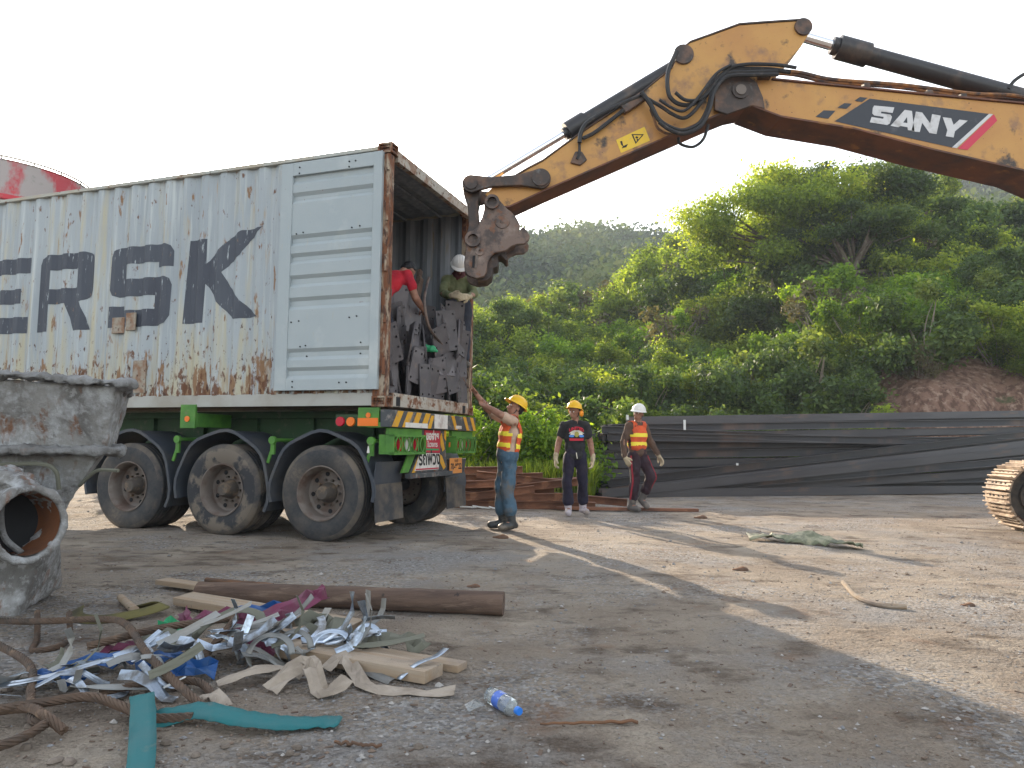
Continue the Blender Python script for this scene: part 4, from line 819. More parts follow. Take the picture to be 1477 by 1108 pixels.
    if opts.get('glove'):
        for s in 'LR':
            c = V_['wr'+s]; d = (V_['hd'+s]-c); dn = d.normalized()
            gp = [('c', c - dn*.05, c + dn*.02, .038, .034)] + [(q[0], q[1], q[2], q[3]+.0045, q[4]+.0045) for q in hand_parts(c, d, opts['palm'+s], 1.04, opts.get('curl'+s, .45), opts.get('point') == s)]
            mesh_obj('glove', caps_mesh(gp, .006, 1), 'glove', root)
    # vest: open-sided shell of the torso with two reflective bands
    if opts.get('vest'):
        vp = [('e', chest - up*.03, (.186, .142, .215), tr3), ('e', pel + up*.13, (.176, .138, .15), tr3), ('c', V_['shR']*.8+neck*.2, V_['shL']*.8+neck*.2, .076, .076)]
        me = caps_mesh(vp, .012, 4, .012, 7, 5)
        bm = bmesh.new(); bm.from_mesh(me); c0 = chest
        kill = []
        for f in bm.faces:
            q = f.calc_center_median() - c0; x, y, z = q.dot(across), q.dot(fwd), q.dot(up)
            if abs(x) > .148 and z > -.02: kill.append(f)                       # arm holes
            elif z > .125 and y > -.02 and abs(x) < .05 + (z-.125)*.55: kill.append(f)  # neck opening
            elif z < -.33: kill.append(f)
            elif abs(x) > .155 and abs(y) < .035 and z < 0: kill.append(f)       # open sides with ties
            elif z > .19 and abs(x) < .055: kill.append(f)
        bmesh.ops.delete(bm, geom=kill, context='FACES')
        for f in bm.faces:
            z = (f.calc_center_median()-c0).dot(up); f.material_index = 1 if (-.06 < z < -.005 or -.20 < z < -.145) else 0
        bm.to_mesh(me); bm.free(); v_ = mesh_obj('safety_vest', me, ['vest_orange', 'vest_yellow'], root)
        so = v_.modifiers.new('s', 'SOLIDIFY'); so.thickness = .005; so.offset = 1
    if opts.get('stripe'):
        for s in 'LR':
            hp, kn, an = V_['hip'+s], V_['kn'+s], V_['an'+s]; sd2 = across*(1 if s == 'L' else -1); e = kn*.25 + an*.75; P = []
            for q, r_ in ((hp, .110), (hp*.5+kn*.5, .100), (kn, .090), (e*.5+kn*.5, .084), (e, .084)): P.append(q + sd2*r_*.93 + (fwd*.35*r_))
            MB().tube(smooth_path(P, 5), .014, 8).build('side_stripe', 'stripe_red', root, smooth=True)
    return root, V_, dict(h=h, hs=hs, hf=hf, hu=hu, up=up, across=across, fwd=fwd, chest=chest)
def stand(**k):
    J = dict(pel=(0, 0, .93), chest=(0, 0, 1.24), neck=(0, 0, 1.44), head=(0, 0, 1.57), shL=(.17, 0, 1.365), shR=(-.17, 0, 1.365), elL=(.25, .03, 1.10), elR=(-.25, .03, 1.10), wrL=(.27, -.04, .87), wrR=(-.27, -.04, .87),
             hdL=(.275, -.06, .78), hdR=(-.275, -.06, .78), hipL=(.085, 0, .88), hipR=(-.085, 0, .88), knL=(.10, -.02, .49), knR=(-.10, -.02, .49), anL=(.11, .03, .095), anR=(-.11, .03, .095), toeL=(.13, -.12, .05), toeR=(-.13, -.12, .05))
    J.update(k); return J
# the man in the black printed shirt, walking towards us, looking up to his right
p2, V2, F2 = person((.98, 11.17, .0), R(4), stand(pel=(0, 0, .94), head=(-.015, -.03, 1.575), neck=(0, -.005, 1.44), elL=(.245, .04, 1.10), elR=(-.25, .04, 1.10), wrL=(.275, -.02, .86), wrR=(-.30, -.02, .87), hdL=(.27, -.04, .77), hdR=(-.31, -.03, .78), hipR=(-.09, 0, .88),
    knR=(-.13, -.06, .50), anR=(-.11, -.05, .095), toeR=(-.13, -.21, .05), knL=(.12, -.03, .50), anL=(.135, .08, .10), toeL=(.17, -.07, .055)),
    'man in a black printed t-shirt, dark trousers and yellow helmet, walking forward', 'black_tee', 'navy_pants',
    dict(look=(-.62, -.75, .10), palmL=(-1, 0, 0), palmR=(1, 0, 0), helmet=('helmet_yellow', -.35, 1), muff=1, glove=True, boot='boot_white', cuff=.70, legr=.088, bootTop=.44, hem=-.03, sleeve=.55, seed=3))
def chest_print(root, F, y_off):
    up, ac, fw = F['up'], F['across'], F['fwd']; c = F['chest']
    M4 = frame4(c + fw*y_off, ac, up, fw)   # x runs to the wearer's left, which is the viewer's right
    def put(me, m, nm, dz=0.):
        for v in me.vertices: v.co.z += dz - v.co.x**2*1.9
        me.transform(M4); o = mesh_obj(nm, me, m, root); s = o.modifiers.new('s', 'SOLIDIFY'); s.thickness = .003; s.offset = 0
    t = text_mesh('UNITED', .068, .004)
    for v in t.vertices: v.co.x *= .92; v.co.y += .075 - v.co.x**2*2.6
    put(t, 'print_red', 'shirt_writing')
    W_ = [(0, .045), (.03, .05), (.07, .035), (.12, -.0), (.085, -.0), (.10, -.022), (.06, -.018), (.03, -.03), (0, -.02)]
    put(poly_mesh([W_ + [(-x, y) for x, y in W_[::-1][1:-1]]]), 'print_white', 'shirt_emblem', .001)
    put(poly_mesh([[(.035*math.cos(a*PI/8), -.012+.042*math.sin(a*PI/8)) for a in range(16)]]), 'print_olive', 'shirt_emblem', .005)
    for s in (-1, 1): put(poly_mesh([[(s*.04, -.02), (s*.11, -.022), (s*.115, -.05), (s*.07, -.058), (s*.04, -.05)]]), 'print_blue', 'shirt_emblem', .003)
    put(poly_mesh([[(-.11, -.075), (.11, -.075), (.105, -.11), (-.105, -.11)]]), 'print_red', 'shirt_emblem', .002)
chest_print(p2, F2, .150)
MB().tube([(.0, -.125, .95), (.004, -.14, .90), (.012, -.135, .86)], .006, 6).build('drawstring', 'print_white', p2)
# the man in the brown jumper and orange vest, mid stride, looking to his right
p3, V3, F3 = person((2.06, 11.85, 0), R(38), stand(pel=(0, 0, .95), chest=(0, .02, 1.26), neck=(0, .0, 1.45), head=(0, -.02, 1.58), shL=(.17, .0, 1.375), shR=(-.17, .03, 1.375), elR=(-.25, .08, 1.12), wrR=(-.25, .04, .87), hdR=(-.22, .0, .78), elL=(.26, -.04, 1.13), wrL=(.33, -.16, .90), hdL=(.36, -.20, .82),
    hipL=(.085, 0, .90), hipR=(-.085, 0, .90), knL=(.10, -.19, .56), anL=(.06, -.03, .20), toeL=(.06, -.14, .09), knR=(-.08, -.02, .50), anR=(-.09, .05, .095), toeR=(-.10, -.10, .05)),
    'walking man in a brown jumper, orange vest, white helmet and maroon trousers by the beams', 'brown_shirt', 'maroon_pants',
    dict(look=(-.93, -.35, -.05), palmL=(-1, .3, 0), palmR=(1, .2, 0), helmet=('helmet_white', -.05), glove=True, boot='boot_grey', cuff=.62, legr=.080, bootTop=.50, vest=True, sleeve=1.9, stripe=True, soleL=.03, seed=6, hem=.0))
# the man pointing up at the container
p1, V1, F1 = person((-.07, 9.22, 0), R(-72), stand(pel=(0, .02, .92), chest=(0, .06, 1.22), neck=(0, .085, 1.41), head=(0, .125, 1.525), shL=(.165, .04, 1.35), shR=(-.165, .03, 1.37), elR=(-.17, -.20, 1.52), wrR=(-.10, -.37, 1.70), hdR=(-.07, -.43, 1.77),
    elL=(.20, -.13, 1.43), wrL=(.02, -.26, 1.54), hdL=(-.07, -.31, 1.57), hipL=(.085, .02, .87), hipR=(-.085, .02, .87), knL=(.11, -.01, .48), knR=(-.08, -.03, .49), anL=(.13, .05, .095), anR=(-.10, .0, .095), toeL=(.17, -.10, .05), toeR=(-.12, -.15, .05)),
    'man in an orange vest and jeans pointing up into the container, seen from the side', 'tan_shirt', 'jeans',
    dict(look=(0, -.85, .52), palmR=(0, 0, -1), palmL=(0, -.3, 1), curlL=.9, helmet=('helmet_yellow', -.22), point='R', boot='boot_black', cuff=.62, legr=.090, bootTop=.50, bootr=.07, vest=True, sleeve=.62, seed=9, hem=-.05, tuck=True))
# helper to place things inside the container
cM = Matrix.Translation(CO) @ Matrix.Rotation(CYAW, 4, 'Z')
def cw(u, v, z): return cM @ Vector((u, v, z))
# the man in the red t-shirt bending inside the container
q = cw(.70, .36, 1.96)
p4, V4, F4 = person(q, CYAW + R(75), stand(pel=(0, .22, .80), chest=(0, -.02, 1.02), neck=(0, -.17, 1.14), head=(0, -.29, 1.20), shL=(.165, -.11, 1.09), shR=(-.165, -.11, 1.09), elR=(-.20, -.22, .84), wrR=(-.14, -.42, .74), hdR=(-.10, -.50, .73), elL=(.19, -.22, .84), wrL=(.10, -.42, .76), hdL=(.06, -.50, .74),
    hipL=(.085, .24, .76), hipR=(-.085, .24, .76), knL=(.11, .14, .42), knR=(-.10, .14, .42), anL=(.12, .26, .095), anR=(-.12, .26, .095), toeL=(.14, .12, .05), toeR=(-.14, .12, .05)),
    'bare-headed man in a red t-shirt bending over the steel plates inside the container', 'red_tee', 'dark_cloth',
    dict(look=(0, -.85, -.55), palmR=(1, 0, -.3), palmL=(-1, 0, -.3), cuff=.85, seed=12, sleeve=.5, fold=.012))
# the man in the white helmet with a wrapped face
q = cw(2.17, .13, 2.08)
p5, V5, F5 = person(q, CYAW + R(-62), stand(pel=(0, .10, .84), chest=(0, .02, 1.10), neck=(0, -.08, 1.27), head=(0, -.16, 1.36), shL=(.165, -.01, 1.22), shR=(-.165, -.01, 1.22), elR=(-.22, -.16, 1.0), wrR=(-.12, -.38, .93), hdR=(-.06, -.46, .92), elL=(.20, -.16, 1.0), wrL=(.10, -.38, .92), hdL=(.04, -.46, .90)),
    'man in a white helmet, olive shirt and face cloth beside the coupler inside the container', 'olive_shirt', 'dark_cloth',
    dict(look=(0, -.85, -.50), palmR=(1, 0, -.3), palmL=(-1, 0, -.3), helmet=('helmet_white', .0), glove=True, seed=15, sleeve=1.9, fold=.018))
h = F5['h']; mesh_obj('face_cloth', caps_mesh([('e', h - F5['hu']*.05 + F5['hf']*.025, (.072, .082, .065)), ('c', h-F5['hu']*.09, h-F5['hu']*.15 - F5['hf']*.02, .075, .10)], .012, 3, .012, 14), 'wrap_cloth', p5)
# ------------------------------------------------------------------ steel plates packed in the container
pv = [(0, 0), (.24, 0), (.24, .46), (0, .46)]
def circ(cx, cy, r, n=10): return [(cx+r*math.cos(2*PI*k/n), cy+r*math.sin(2*PI*k/n)) for k in range(n)]
def plate_proto(w_, h_, rows, label):
    holes = [circ(x, y, .016) for x in (.04, w_-.04) for y in [(.05 + (h_-.10)*k/(rows-1)) for k in range(rows)]]
    me = poly_mesh([[(0, 0), (w_, 0), (w_, h_), (0, h_)]] + holes, extrude=.010); me.transform(Matrix.Translation((-w_/2, 0, 0))); me.transform(Matrix.Rotation(PI/2, 4, 'X')); me.materials.append(MATS['plate_steel']); return me
PM = [plate_proto(.24, .46, 4, ''), plate_proto(.20, .42, 2, ''), plate_proto(.28, .52, 3, '')]
rp = random.Random(4); k_ = 0
rows = [(1.612, 2, .16), (1.74, 9, .19), (1.93, 14, .22), (2.12, 15, .24), (2.30, 15, .27), (2.44, 15, .30), (2.0, 6, .40), (2.42, 9, .50), (2.60, 9, .60)]
hbase = lambda u: 2.80 - .06*u
for ri, (z0, tw, v0) in enumerate(rows):
    u = .27 + rp.random()*.06
    while u < 2.16:
        m_ = rp.choice(PM); ww = .24
        z = z0 + (rp.uniform(-.05, .06) if ri else 0)
        if u > 1.5: v0 = (.06, .04, .03, .0, .0, -.01, .3, .4, .5)[ri]
        if 0 < ri and z + .40 > hbase(u) + .16 + (.12 if rp.random() < .3 else 0): u += .2; continue
        o = bpy.data.objects.new('steel_plate', m_); COL.objects.link(o)
        o.matrix_world = cM @ Matrix.Translation((u, v0 + rp.uniform(-.09, .07), z)) @ Matrix.Rotation(R(rp.gauss(0, tw*.9)*(.3 if (u < .42 or u > 1.95) else 1)), 4, 'Y') @ Matrix.Rotation(R(rp.uniform(-14, 10)), 4, 'X') @ Matrix.Rotation(R(max(-40, min(40, rp.gauss(0, 14+tw)))*(.3 if (u < .4 or u > 2.0) else 1)), 4, 'Z')
        tag(o, 'dark drilled steel plate packed in the open end of the container', 'steel plate', 'drilled steel plates packed in the container'); k_ += 1
        v0 = rows[ri][2]; u += rp.uniform(.16, .25)
# bundles behind them
for i in range(7):
    b = MB(); n = 9
    for j in range(n): b.bx(-.13, .13, j*.024, j*.024+.016, 0, .5)
    for (z0_, dz_) in ((0, .02),): pass
    b.bx(-.10, .10, 0, n*.024-.008, .05, .09)
    o = b.build('plate_bundle', 'plate_steel'); o.matrix_world = cM @ Matrix.Translation((.30+.30*i, .72, 1.612)) @ Matrix.Rotation(R(rp.uniform(-5, 5)), 4, 'Z'); tag(o, 'bundle of drilled steel plates standing behind the front plates in the container', 'plate bundle', 'plate bundles in the container')
    o = copy_tree(o); o.matrix_world = cM @ Matrix.Translation((.30+.30*i, .75, 2.115)) @ Matrix.Rotation(R(rp.uniform(-8, 8)), 4, 'Y'); 
P = [cw(1.36, .18, 3.16), cw(1.18, .12, 3.02), cw(.98, .05, 2.80), cw(.97, .02, 2.60), cw(1.10, .02, 2.45), cw(1.45, .03, 2.32), cw(1.75, .03, 2.18), cw(2.05, .04, 2.05), cw(2.22, .05, 1.92), cw(2.42, .02, 1.80)]
o = MB().tube(smooth_path(P, 6), .018, 8).build('lifting_cable', 'coupler_steel', smooth=True); tag(o, 'long grey cable draped down over the steel plates in the container', 'cable')
for u, z, m_, nm, lb in ((1.62, 2.38, 'band_blue', 'blue_rag', 'small blue rag wedged among the steel plates'), (1.28, 2.24, 'band_green', 'green_rag', 'small green scrap stuck between the steel plates'), (1.46, 2.40, 'litter_white', 'plastic_scrap', 'small pale plastic scrap beside the blue rag on the plates')):
    me = caps_mesh([('e', (0, 0, 0), (.07, .03, .045)), ('c', (-.05, 0, .02), (.06, 0, -.02), .03, .025)], .012, 1, .02, 20, u); o = mesh_obj(nm, me, m_); o.location = cw(u, .10, z); tag(o, lb, 'scrap')
o = MB().box((0, 0, 0), (.15, .07, .52), taper=(.6, 1)).box((0, .02, .30), (.08, .05, .16)).build('wood_wedge', 'wood_bark', bevel=.012); o.matrix_world = cM @ Matrix.Translation((1.50, .42, 2.98)) @ Matrix.Rotation(R(20), 4, 'Y'); tag(o, 'rough wooden prop leaning up between the two men in the container', 'wood prop')
ch = MB()
for k in range(9):
    c = cw(1.78, .03, 2.95) + Vector((0, 0, -.045*k)); a_ = k % 2*PI/2
    ch.tube([c + Vector((math.cos(a_)*.016*math.cos(t), math.sin(a_)*.016*math.cos(t), .03*math.sin(t))) for t in [2*PI*j/10 for j in range(10)]], .005, 5, close=True)
o = ch.build('chain', 'grease', smooth=True); tag(o, 'short dark chain hanging in front of the steel plates', 'chain')

# ------------------------------------------------------------------ long steel beams
def hbeam(L_, hgt, wd, tf=.020, tw=.02):
    mb = MB(); P = [(-wd/2, 0), (wd/2, 0), (wd/2, tf), (tw/2, tf), (tw/2, hgt-tf), (wd/2, hgt-tf), (wd/2, hgt), (-wd/2, hgt), (-wd/2, hgt-tf), (-tw/2, hgt-tf), (-tw/2, tf), (-wd/2, tf)]
    mb.prism(P, lambda a, b: (0, a, b), (1, 0, 0), L_); mb.mi = [0, 0] + [0 if i in (3, 9) else 1 for i in range(len(P))]; return mb
A0 = Vector((1.70, 15.35, 0)); ad = Vector((9.06, 2.53, 0)).normalized(); aq = Vector((-ad.y, ad.x, 0))
def lay(o, s0, q0, z0, s1, q1, z1, flat=False):
    a = A0 + ad*s0 + aq*q0 + Vector((0, 0, z0)); b = A0 + ad*s1 + aq*q1 + Vector((0, 0, z1)); d = (b-a).normalized()
    y = Vector((0, 0, 1)).cross(d).normalized(); z = d.cross(y); o.matrix_world = frame4(a, d, y, z)
    if flat: o.matrix_world = o.matrix_world @ Matrix.Translation((0, 0, .0875)) @ Matrix.Rotation(PI/2, 4, 'X') @ Matrix.Translation((0, 0, -.0875))
rb_ = random.Random(11); protosB = {}
def beam(Lb, hgt, wd, m, lab, group, nm='steel_beam'):
    key = (round(Lb, 1), hgt, wd, m)
    if key not in protosB: protosB[key] = hbeam(Lb, hgt, wd).build(nm, [m, 'steel_flange_lit']); o = protosB[key]
    else: o = protosB[key].copy(); COL.objects.link(o)
    tag(o, lab, 'steel beam', group, 'thing'); return o
GB = 'long dark steel beams stacked along the back of the yard'
for k in range(8):
    z = k*.190
    for q in range(4 if k < 7 else 3):
        s0 = rb_.uniform(-.15, .45) + (.0, .25, -.10, -.45, -.55, .1, .05, .2)[k]; dz = rb_.uniform(-.003, .012); rz = rb_.uniform(0, .05)
        o = beam(12., .175, .17, 'steel_shaded', 'long dark steel beam lying lengthwise in the stack at the back of the yard', GB)
        lay(o, s0, .10 + q*.215 + rb_.uniform(-.05, .05) - (.06 if k % 2 == 1 else 0), z + dz, s0+12, .12 + q*.215 + rb_.uniform(-.12, .12), z + rz + k*.05, flat=(k in (0, 2, 3, 6) and rb_.random() < .9))
# sloping beams in front and on top
for i, (s0, q0, z0, s1, q1, z1) in enumerate([(.0, -.42, .0, 12.4, -.30, 1.20), (.12, -.22, .06, 12.4, -.16, 1.28), (.3, -.55, .0, 12, -.62, .02), (.2, -.40, .20, 12.3, -.24, 1.42), (-.05, -.60, .0, 12.2, -.42, 1.02), (1.1, -.42, .03, 12.6, -.44, .80), (2.4, -.25, .0, 12.9, -.24, .50), (3.4, -.18, .21, 13.5, -.1, .25)]):
    o = beam(12., .175, .17, 'steel_shaded', 'dark steel beam slanting across the front of the beam stack', 'dark steel beams slanting across the front of the stack'); lay(o, s0, q0, z0, s1, q1, z1, flat=i % 2 == 0)
o = beam(12., .175, .17, 'steel_shaded', 'dark steel beam sloping down to the right across the upper rows of the stack', None); lay(o, .2, -.06, 1.30, 12.1, -.14, 1.02)
o = beam(12., .175, .17, 'steel_shaded', 'dark steel beam crossing just below the one that slopes down to the right', None); lay(o, .3, -.10, 1.16, 12.2, -.20, 1.16)
o = beam(12., .175, .17, 'steel_shaded', 'topmost dark steel beam rising towards the right above the stack', None); lay(o, .9, .16, 1.51, 13.0, .14, 1.92, True)
for k, (s, z, dz) in enumerate(((2.1, 1.52, .22), (.75, 1.66, .10), (3.2, .68, .05), (1.0, .60, .05), (.55, .30, .16), (.1, .10, .22))):
    mb = MB(); c = A0 + ad*s + aq*(-.16 if k not in (2,) else -.45); mb.box((c.x, c.y, z), (.05, .012, dz)); o = mb.build('paint_mark' if k < 4 else 'paper_label', 'litter_white' if k != 5 else 'strap_teal'); tag(o, ['white tag hanging on the upper beams right of the white helmet', 'small white tag at the left end of the top beam', 'tiny white dot on the slanting beam', 'tiny white tag on the lower beam ends', 'pale label on a beam end low in the stack', 'pale green tag at the lowest left beam end'][k], 'tag')
# rusty beams behind the pointing man
GR = 'short rusty steel beams heaped behind the pointing man'
for i, (x0, y0, z0, x1, y1, z1) in enumerate([(-2.6, 12.6, 0, .6, 12.45, 0), (-2.4, 12.45, .17, 1.0, 12.3, .10), (-2.9, 12.9, .0, .9, 12.75, .02), (-2.4, 12.8, .19, .75, 12.6, .20), (-2.2, 12.7, .36, .55, 12.55, .46), (-1.9, 13.0, .2, 1.15, 12.7, .38), (-2.8, 12.5, .34, -.2, 12.5, .22), (-.3, 12.38, .22, 1.3, 12.35, .40), (-1.2, 12.3, .0, 1.4, 12.1, .0), (-.2, 12.85, .18, 2.0, 12.6, .02), (-1.5, 12.28, .02, .4, 12.22, .26), (-.6, 12.55, .48, .9, 12.5, .34), (-2.4, 12.9, .50, .2, 12.75, .56), (-.1, 12.25, .12, 1.25, 12.18, .14), (-2.0, 12.35, .26, .1, 12.3, .36)]):
    a, b = Vector((x0, y0, z0)), Vector((x1, y1, z1)); Lb = (b-a).length; d = (b-a).normalized(); y = Vector((0, 0, 1)).cross(d).normalized()
    o = hbeam(Lb, .125, .13, .016, .05).build('rusty_beam', ['steel_rust', 'steel_rust']); o.matrix_world = frame4(a, d, y, d.cross(y)); tag(o, 'rusty brown steel beam in the low heap behind the pointing man', 'steel beam', GR, 'thing')
o = MB().box((1.9, 11.95, .03), (2.3, .10, .05), Matrix.Rotation(-.06, 3, 'Z')).build('timber_batten', 'steel_rust', bevel=.006); tag(o, 'long low brown timber lying in front of the steel beams', 'timber')

# ------------------------------------------------------------------ concrete-caked hopper at the left edge
hop = empty('concrete_hopper', (-3.3, 4.9, 0), 0, 'concrete-caked steel hopper with a flanged rim and a rusty outlet pipe', 'hopper')
def rough(mb_, name, m, sub, disp, sc, smooth=True, parent=None, seed=0):
    me = bpy.data.meshes.new(name); me.from_pydata([tuple(v) for v in mb_.v], [], mb_.f); ob = bpy.data.objects.new(name, me); COL.objects.link(ob)
    r_ = ob.modifiers.new('r', 'REMESH'); r_.mode = 'VOXEL'; r_.voxel_size = sub; s_ = ob.modifiers.new('s', 'SMOOTH'); s_.iterations = 2
    out = baked(ob); bpy.data.objects.remove(ob); nr = [v.normal.copy() for v in out.vertices]
    pl = parent.location if parent else Vector()
    for v, n in zip(out.vertices, nr):
        c = v.co*sc; v.co += n*disp*(noise.noise(c+Vector((seed, 0, 0))) + .6*noise.noise(c*2.7) + .35*noise.noise(c*6.)); v.co -= pl
    out.polygons.foreach_set('use_smooth', [smooth]*len(out.polygons)); return mesh_obj(name, out, m, parent)
X0 = -4.9
t = MB(); t.add([(X0, 4.58, 1.56), (-2.50, 4.58, 1.42), (-2.85, 5.4, 1.42), (X0, 5.4, 1.56), (X0, 4.70, 1.0), (-2.62, 4.70, 1.0), (-2.88, 5.3, 1.0), (X0, 5.3, 1.0)], [(0, 1, 5, 4), (1, 2, 6, 5), (2, 3, 7, 6), (3, 0, 4, 7), (4, 5, 6, 7), (0, 3, 2, 1)])
rough(t, 'tub', 'caked_wall', .022, .016, 5, parent=hop)
t = MB(); t.add([(X0, 4.50, 1.605), (-2.40, 4.50, 1.445), (-2.40, 4.62, 1.445), (X0, 4.62, 1.605), (X0, 4.50, 1.56), (-2.40, 4.50, 1.405), (-2.40, 4.62, 1.405), (X0, 4.62, 1.56)], [(0, 1, 2, 3), (7, 6, 5, 4), (0, 4, 5, 1), (1, 5, 6, 2), (2, 6, 7, 3), (3, 7, 4, 0)])
t.box((-2.68, 4.98, 1.425), (.08, .90, .045), Matrix.Rotation(.49, 3, 'Z')); rough(t, 'rim', 'caked_concrete', .015, .034, 8, parent=hop, seed=3)
t = MB(); t.box((-3.76, 4.66, 1.005), (2.40, .22, .045)); t.box((-2.72, 4.98, 1.005), (.10, .75, .045), Matrix.Rotation(.5, 3, 'Z')); rough(t, 'flange', 'caked_concrete', .015, .030, 8, parent=hop, seed=8)
t = MB(); t.add([(X0, 4.72, .99), (-2.66, 4.72, .99), (-2.95, 5.3, .99), (X0, 5.3, .99), (X0, 4.74, .55), (-2.92, 4.74, .55), (-3.2, 5.2, .55), (X0, 5.2, .55)], [(0, 1, 5, 4), (1, 2, 6, 5), (2, 3, 7, 6), (3, 0, 4, 7), (4, 5, 6, 7), (0, 3, 2, 1)])
rough(t, 'lower_body', 'caked_wall', .022, .014, 5, parent=hop, seed=5)
t = MB(); t.add([(X0, 4.62, .60), (-2.87, 4.62, .60), (-3.15, 5.1, .60), (X0, 5.1, .60), (X0, 4.45, -.02), (-2.98, 4.45, -.02), (-3.1, 5.1, .06), (X0, 5.1, -.02)], [(0, 1, 5, 4), (1, 2, 6, 5), (2, 3, 7, 6), (3, 0, 4, 7), (4, 5, 6, 7), (0, 3, 2, 1)])
rough(t, 'base', 'caked_wall', .022, .014, 5, parent=hop, seed=7)
px = Vector((.90, -.44, .03)).normalized(); py = Vector((0, 0, 1)).cross(px).normalized(); pz = px.cross(py); pc = Vector((-2.70, 4.12, .60))
def ring(mbp, prof, n=40):
    vs = [pc + px*h_ + (py*math.cos(2*PI*j/n) + pz*math.sin(2*PI*j/n))*r_ for r_, h_ in prof for j in range(n)]
    return mbp.add(vs, [(i*n+j, i*n+(j+1) % n, (i+1)*n+(j+1) % n, (i+1)*n+j) for i in range(len(prof)-1) for j in range(n)])
t = ring(MB(), [(.178, -.55), (.178, -.02), (.182, 0), (.212, .0), (.226, -.012), (.226, -.05), (.205, -.07), (.205, -1.5), (.178, -1.5), (.178, -.55)])
rough(t, 'outlet_pipe', 'caked_wall', .012, .012, 9, parent=hop, seed=2)
t = ring(MB(), [(.174, -1.2), (.174, -.012)]); t.build('pipe_lining', 'pipe_rust', hop, smooth=True, world=True)
t = ring(MB(), [(.0, -.32), (.10, -.30), (.16, -.25), (.174, -.22)]); rough2 = t.build('pipe_cap_dark', 'bare_dark', hop, smooth=True, world=True)  # dark surface closing the pipe bore a little way in
t = MB().tube(smooth_path([pc+px*(-.34)+pz*.16+py*.04, pc+px*(-.25)+pz*.05-py*.02, pc+px*(-.2)-pz*.08-py*.02, pc+px*(-.12)-pz*.17+py*.03]), .018, 8); t.build('drip', 'caked_concrete', hop, smooth=True, world=True)
t = MB(); 
for k, (dx, dz, r_) in enumerate(((-.08, .21, .07), (-.20, .23, .10), (-.36, .22, .11), (-.16, .26, .07), (-.28, .27, .09), (-.48, .20, .12), (-.55, .25, .12))): t.sph(pc + px*dx + pz*dz, r_, 14, 10, (1.2, 1, .55))
rough(t, 'concrete_crust', 'caked_wall', .014, .030, 11, parent=hop, seed=4)
MB().tube(smooth_path([(-2.78, 4.70, .78), (-2.70, 4.66, .84), (-2.60, 4.60, .885), (-2.46, 4.56, .885)]), .012, 6).build('bent_wire', 'band_olive', hop, smooth=True, world=True)
MB().tube(smooth_path([(-3.4, 4.62, .90), (-3.0, 4.60, .92), (-2.88, 4.60, .88), (-2.86, 4.62, .76)]), .014, 6).build('grease_line', 'band_olive', hop, smooth=True, world=True)

# ------------------------------------------------------------------ big silo behind the container
sil = empty('storage_silo', (-22.6, 31, -.75), 0, 'tall weathered red and grey round steel silo rising behind the container', 'silo')
MB().lathe([(0, 3.3), (3.55, 3.3), (3.55, 12.95), (3.6, 13.0), (0, 13.6)], axis='Z', n=64).build('shell', 'silo_paint', sil, smooth=True, sharp=30)
MB().lathe([(3.56, 11.35), (3.62, 11.4), (3.62, 11.55), (3.56, 11.6)], axis='Z', n=64).build('band', 'silo_red', sil, smooth=True); MB().lathe([(3.57, 8.6), (3.57, 11.1)], axis='Z', n=64).build('red_band', 'silo_red', sil)
for a in range(5): MB().cyl((3.1*math.cos(a*1.26), 3.1*math.sin(a*1.26), 0), (3.1*math.cos(a*1.26), 3.1*math.sin(a*1.26), 3.4), .22, 12).build('leg', 'silo_paint', sil)
MB().tube([(3.55*math.cos(a*PI/32), 3.55*math.sin(a*PI/32), 13.12) for a in range(64)], .04, 6, close=True).build('guard_rail', 'rail_paint', sil)
for k in range(20):
    a = 2*PI*k/20; MB().cyl((3.55*math.cos(a), 3.55*math.sin(a), 12.95), (3.55*math.cos(a), 3.55*math.sin(a), 13.12), .03, 6).build('rail_post', 'rail_paint', sil)
MB().bx(1.45, 1.60, -3.62, -3.3, 9, 12.9).build('ladder', 'silo_paint', sil)
# ------------------------------------------------------------------ things lying in the yard
def gp(x, y, dz=0.): return Vector((x, y, gz(x, y) + dz))
def log(a, b, r0, r1, name, m, lab, cat, n=14, wob=.006, seed=0, lift=0.):
    a, b = Vector(a), Vector(b); P = []; N_ = 26
    for i in range(N_+1):
        p = a.lerp(b, i/N_); p.z = a.z + (b.z-a.z)*i/N_
        P.append(p + Vector((noise.noise(Vector((i*.4, seed, 0))), noise.noise(Vector((i*.4, seed, 5))), noise.noise(Vector((i*.4, seed, 9))))) * wob)
    rs = [(r0+(r1-r0)*i/N_)*(1+.05*noise.noise(Vector((i*.7, seed, 3)))) for i in range(N_+1)]
    root = a.copy(); mb = MB().tube([p-root for p in P], rs, n); o = mb.build(name, m, smooth=True, sharp=60); o.location = root; return tag(o, lab, cat)
log((-2.08, 4.93, .07), (-.04, 4.66, .072), .068, .074, 'wooden_pole', 'wood_bark', 'thick round wooden pole lying in front of the trailer wheels', 'pole', 20, .004, 1)
log((-2.28, 5.53, .035), (-1.34, 5.19, .03), .020, .026, 'wooden_stick', 'wood_stick', 'thin reddish stick lying behind the thick pole', 'stick', 10, .01, 2)
log((-2.60, 4.93, .03), (-2.30, 4.54, .035), .022, .026, 'wood_offcut', 'wood_new', 'short pale round stub lying beside the olive strap', 'wood offcut', 10, .004, 3)
log((.12, 2.86, .012), (.50, 2.90, .010), .005, .007, 'twig', 'wood_stick', 'small twig on the gravel right of the plastic bottle', 'twig', 6, .01, 5)
P = smooth_path([gp(2.41, 5.33, .10), gp(2.40, 5.10, .04), gp(2.46, 4.92, .018), gp(2.60, 4.84, .015)], 6)
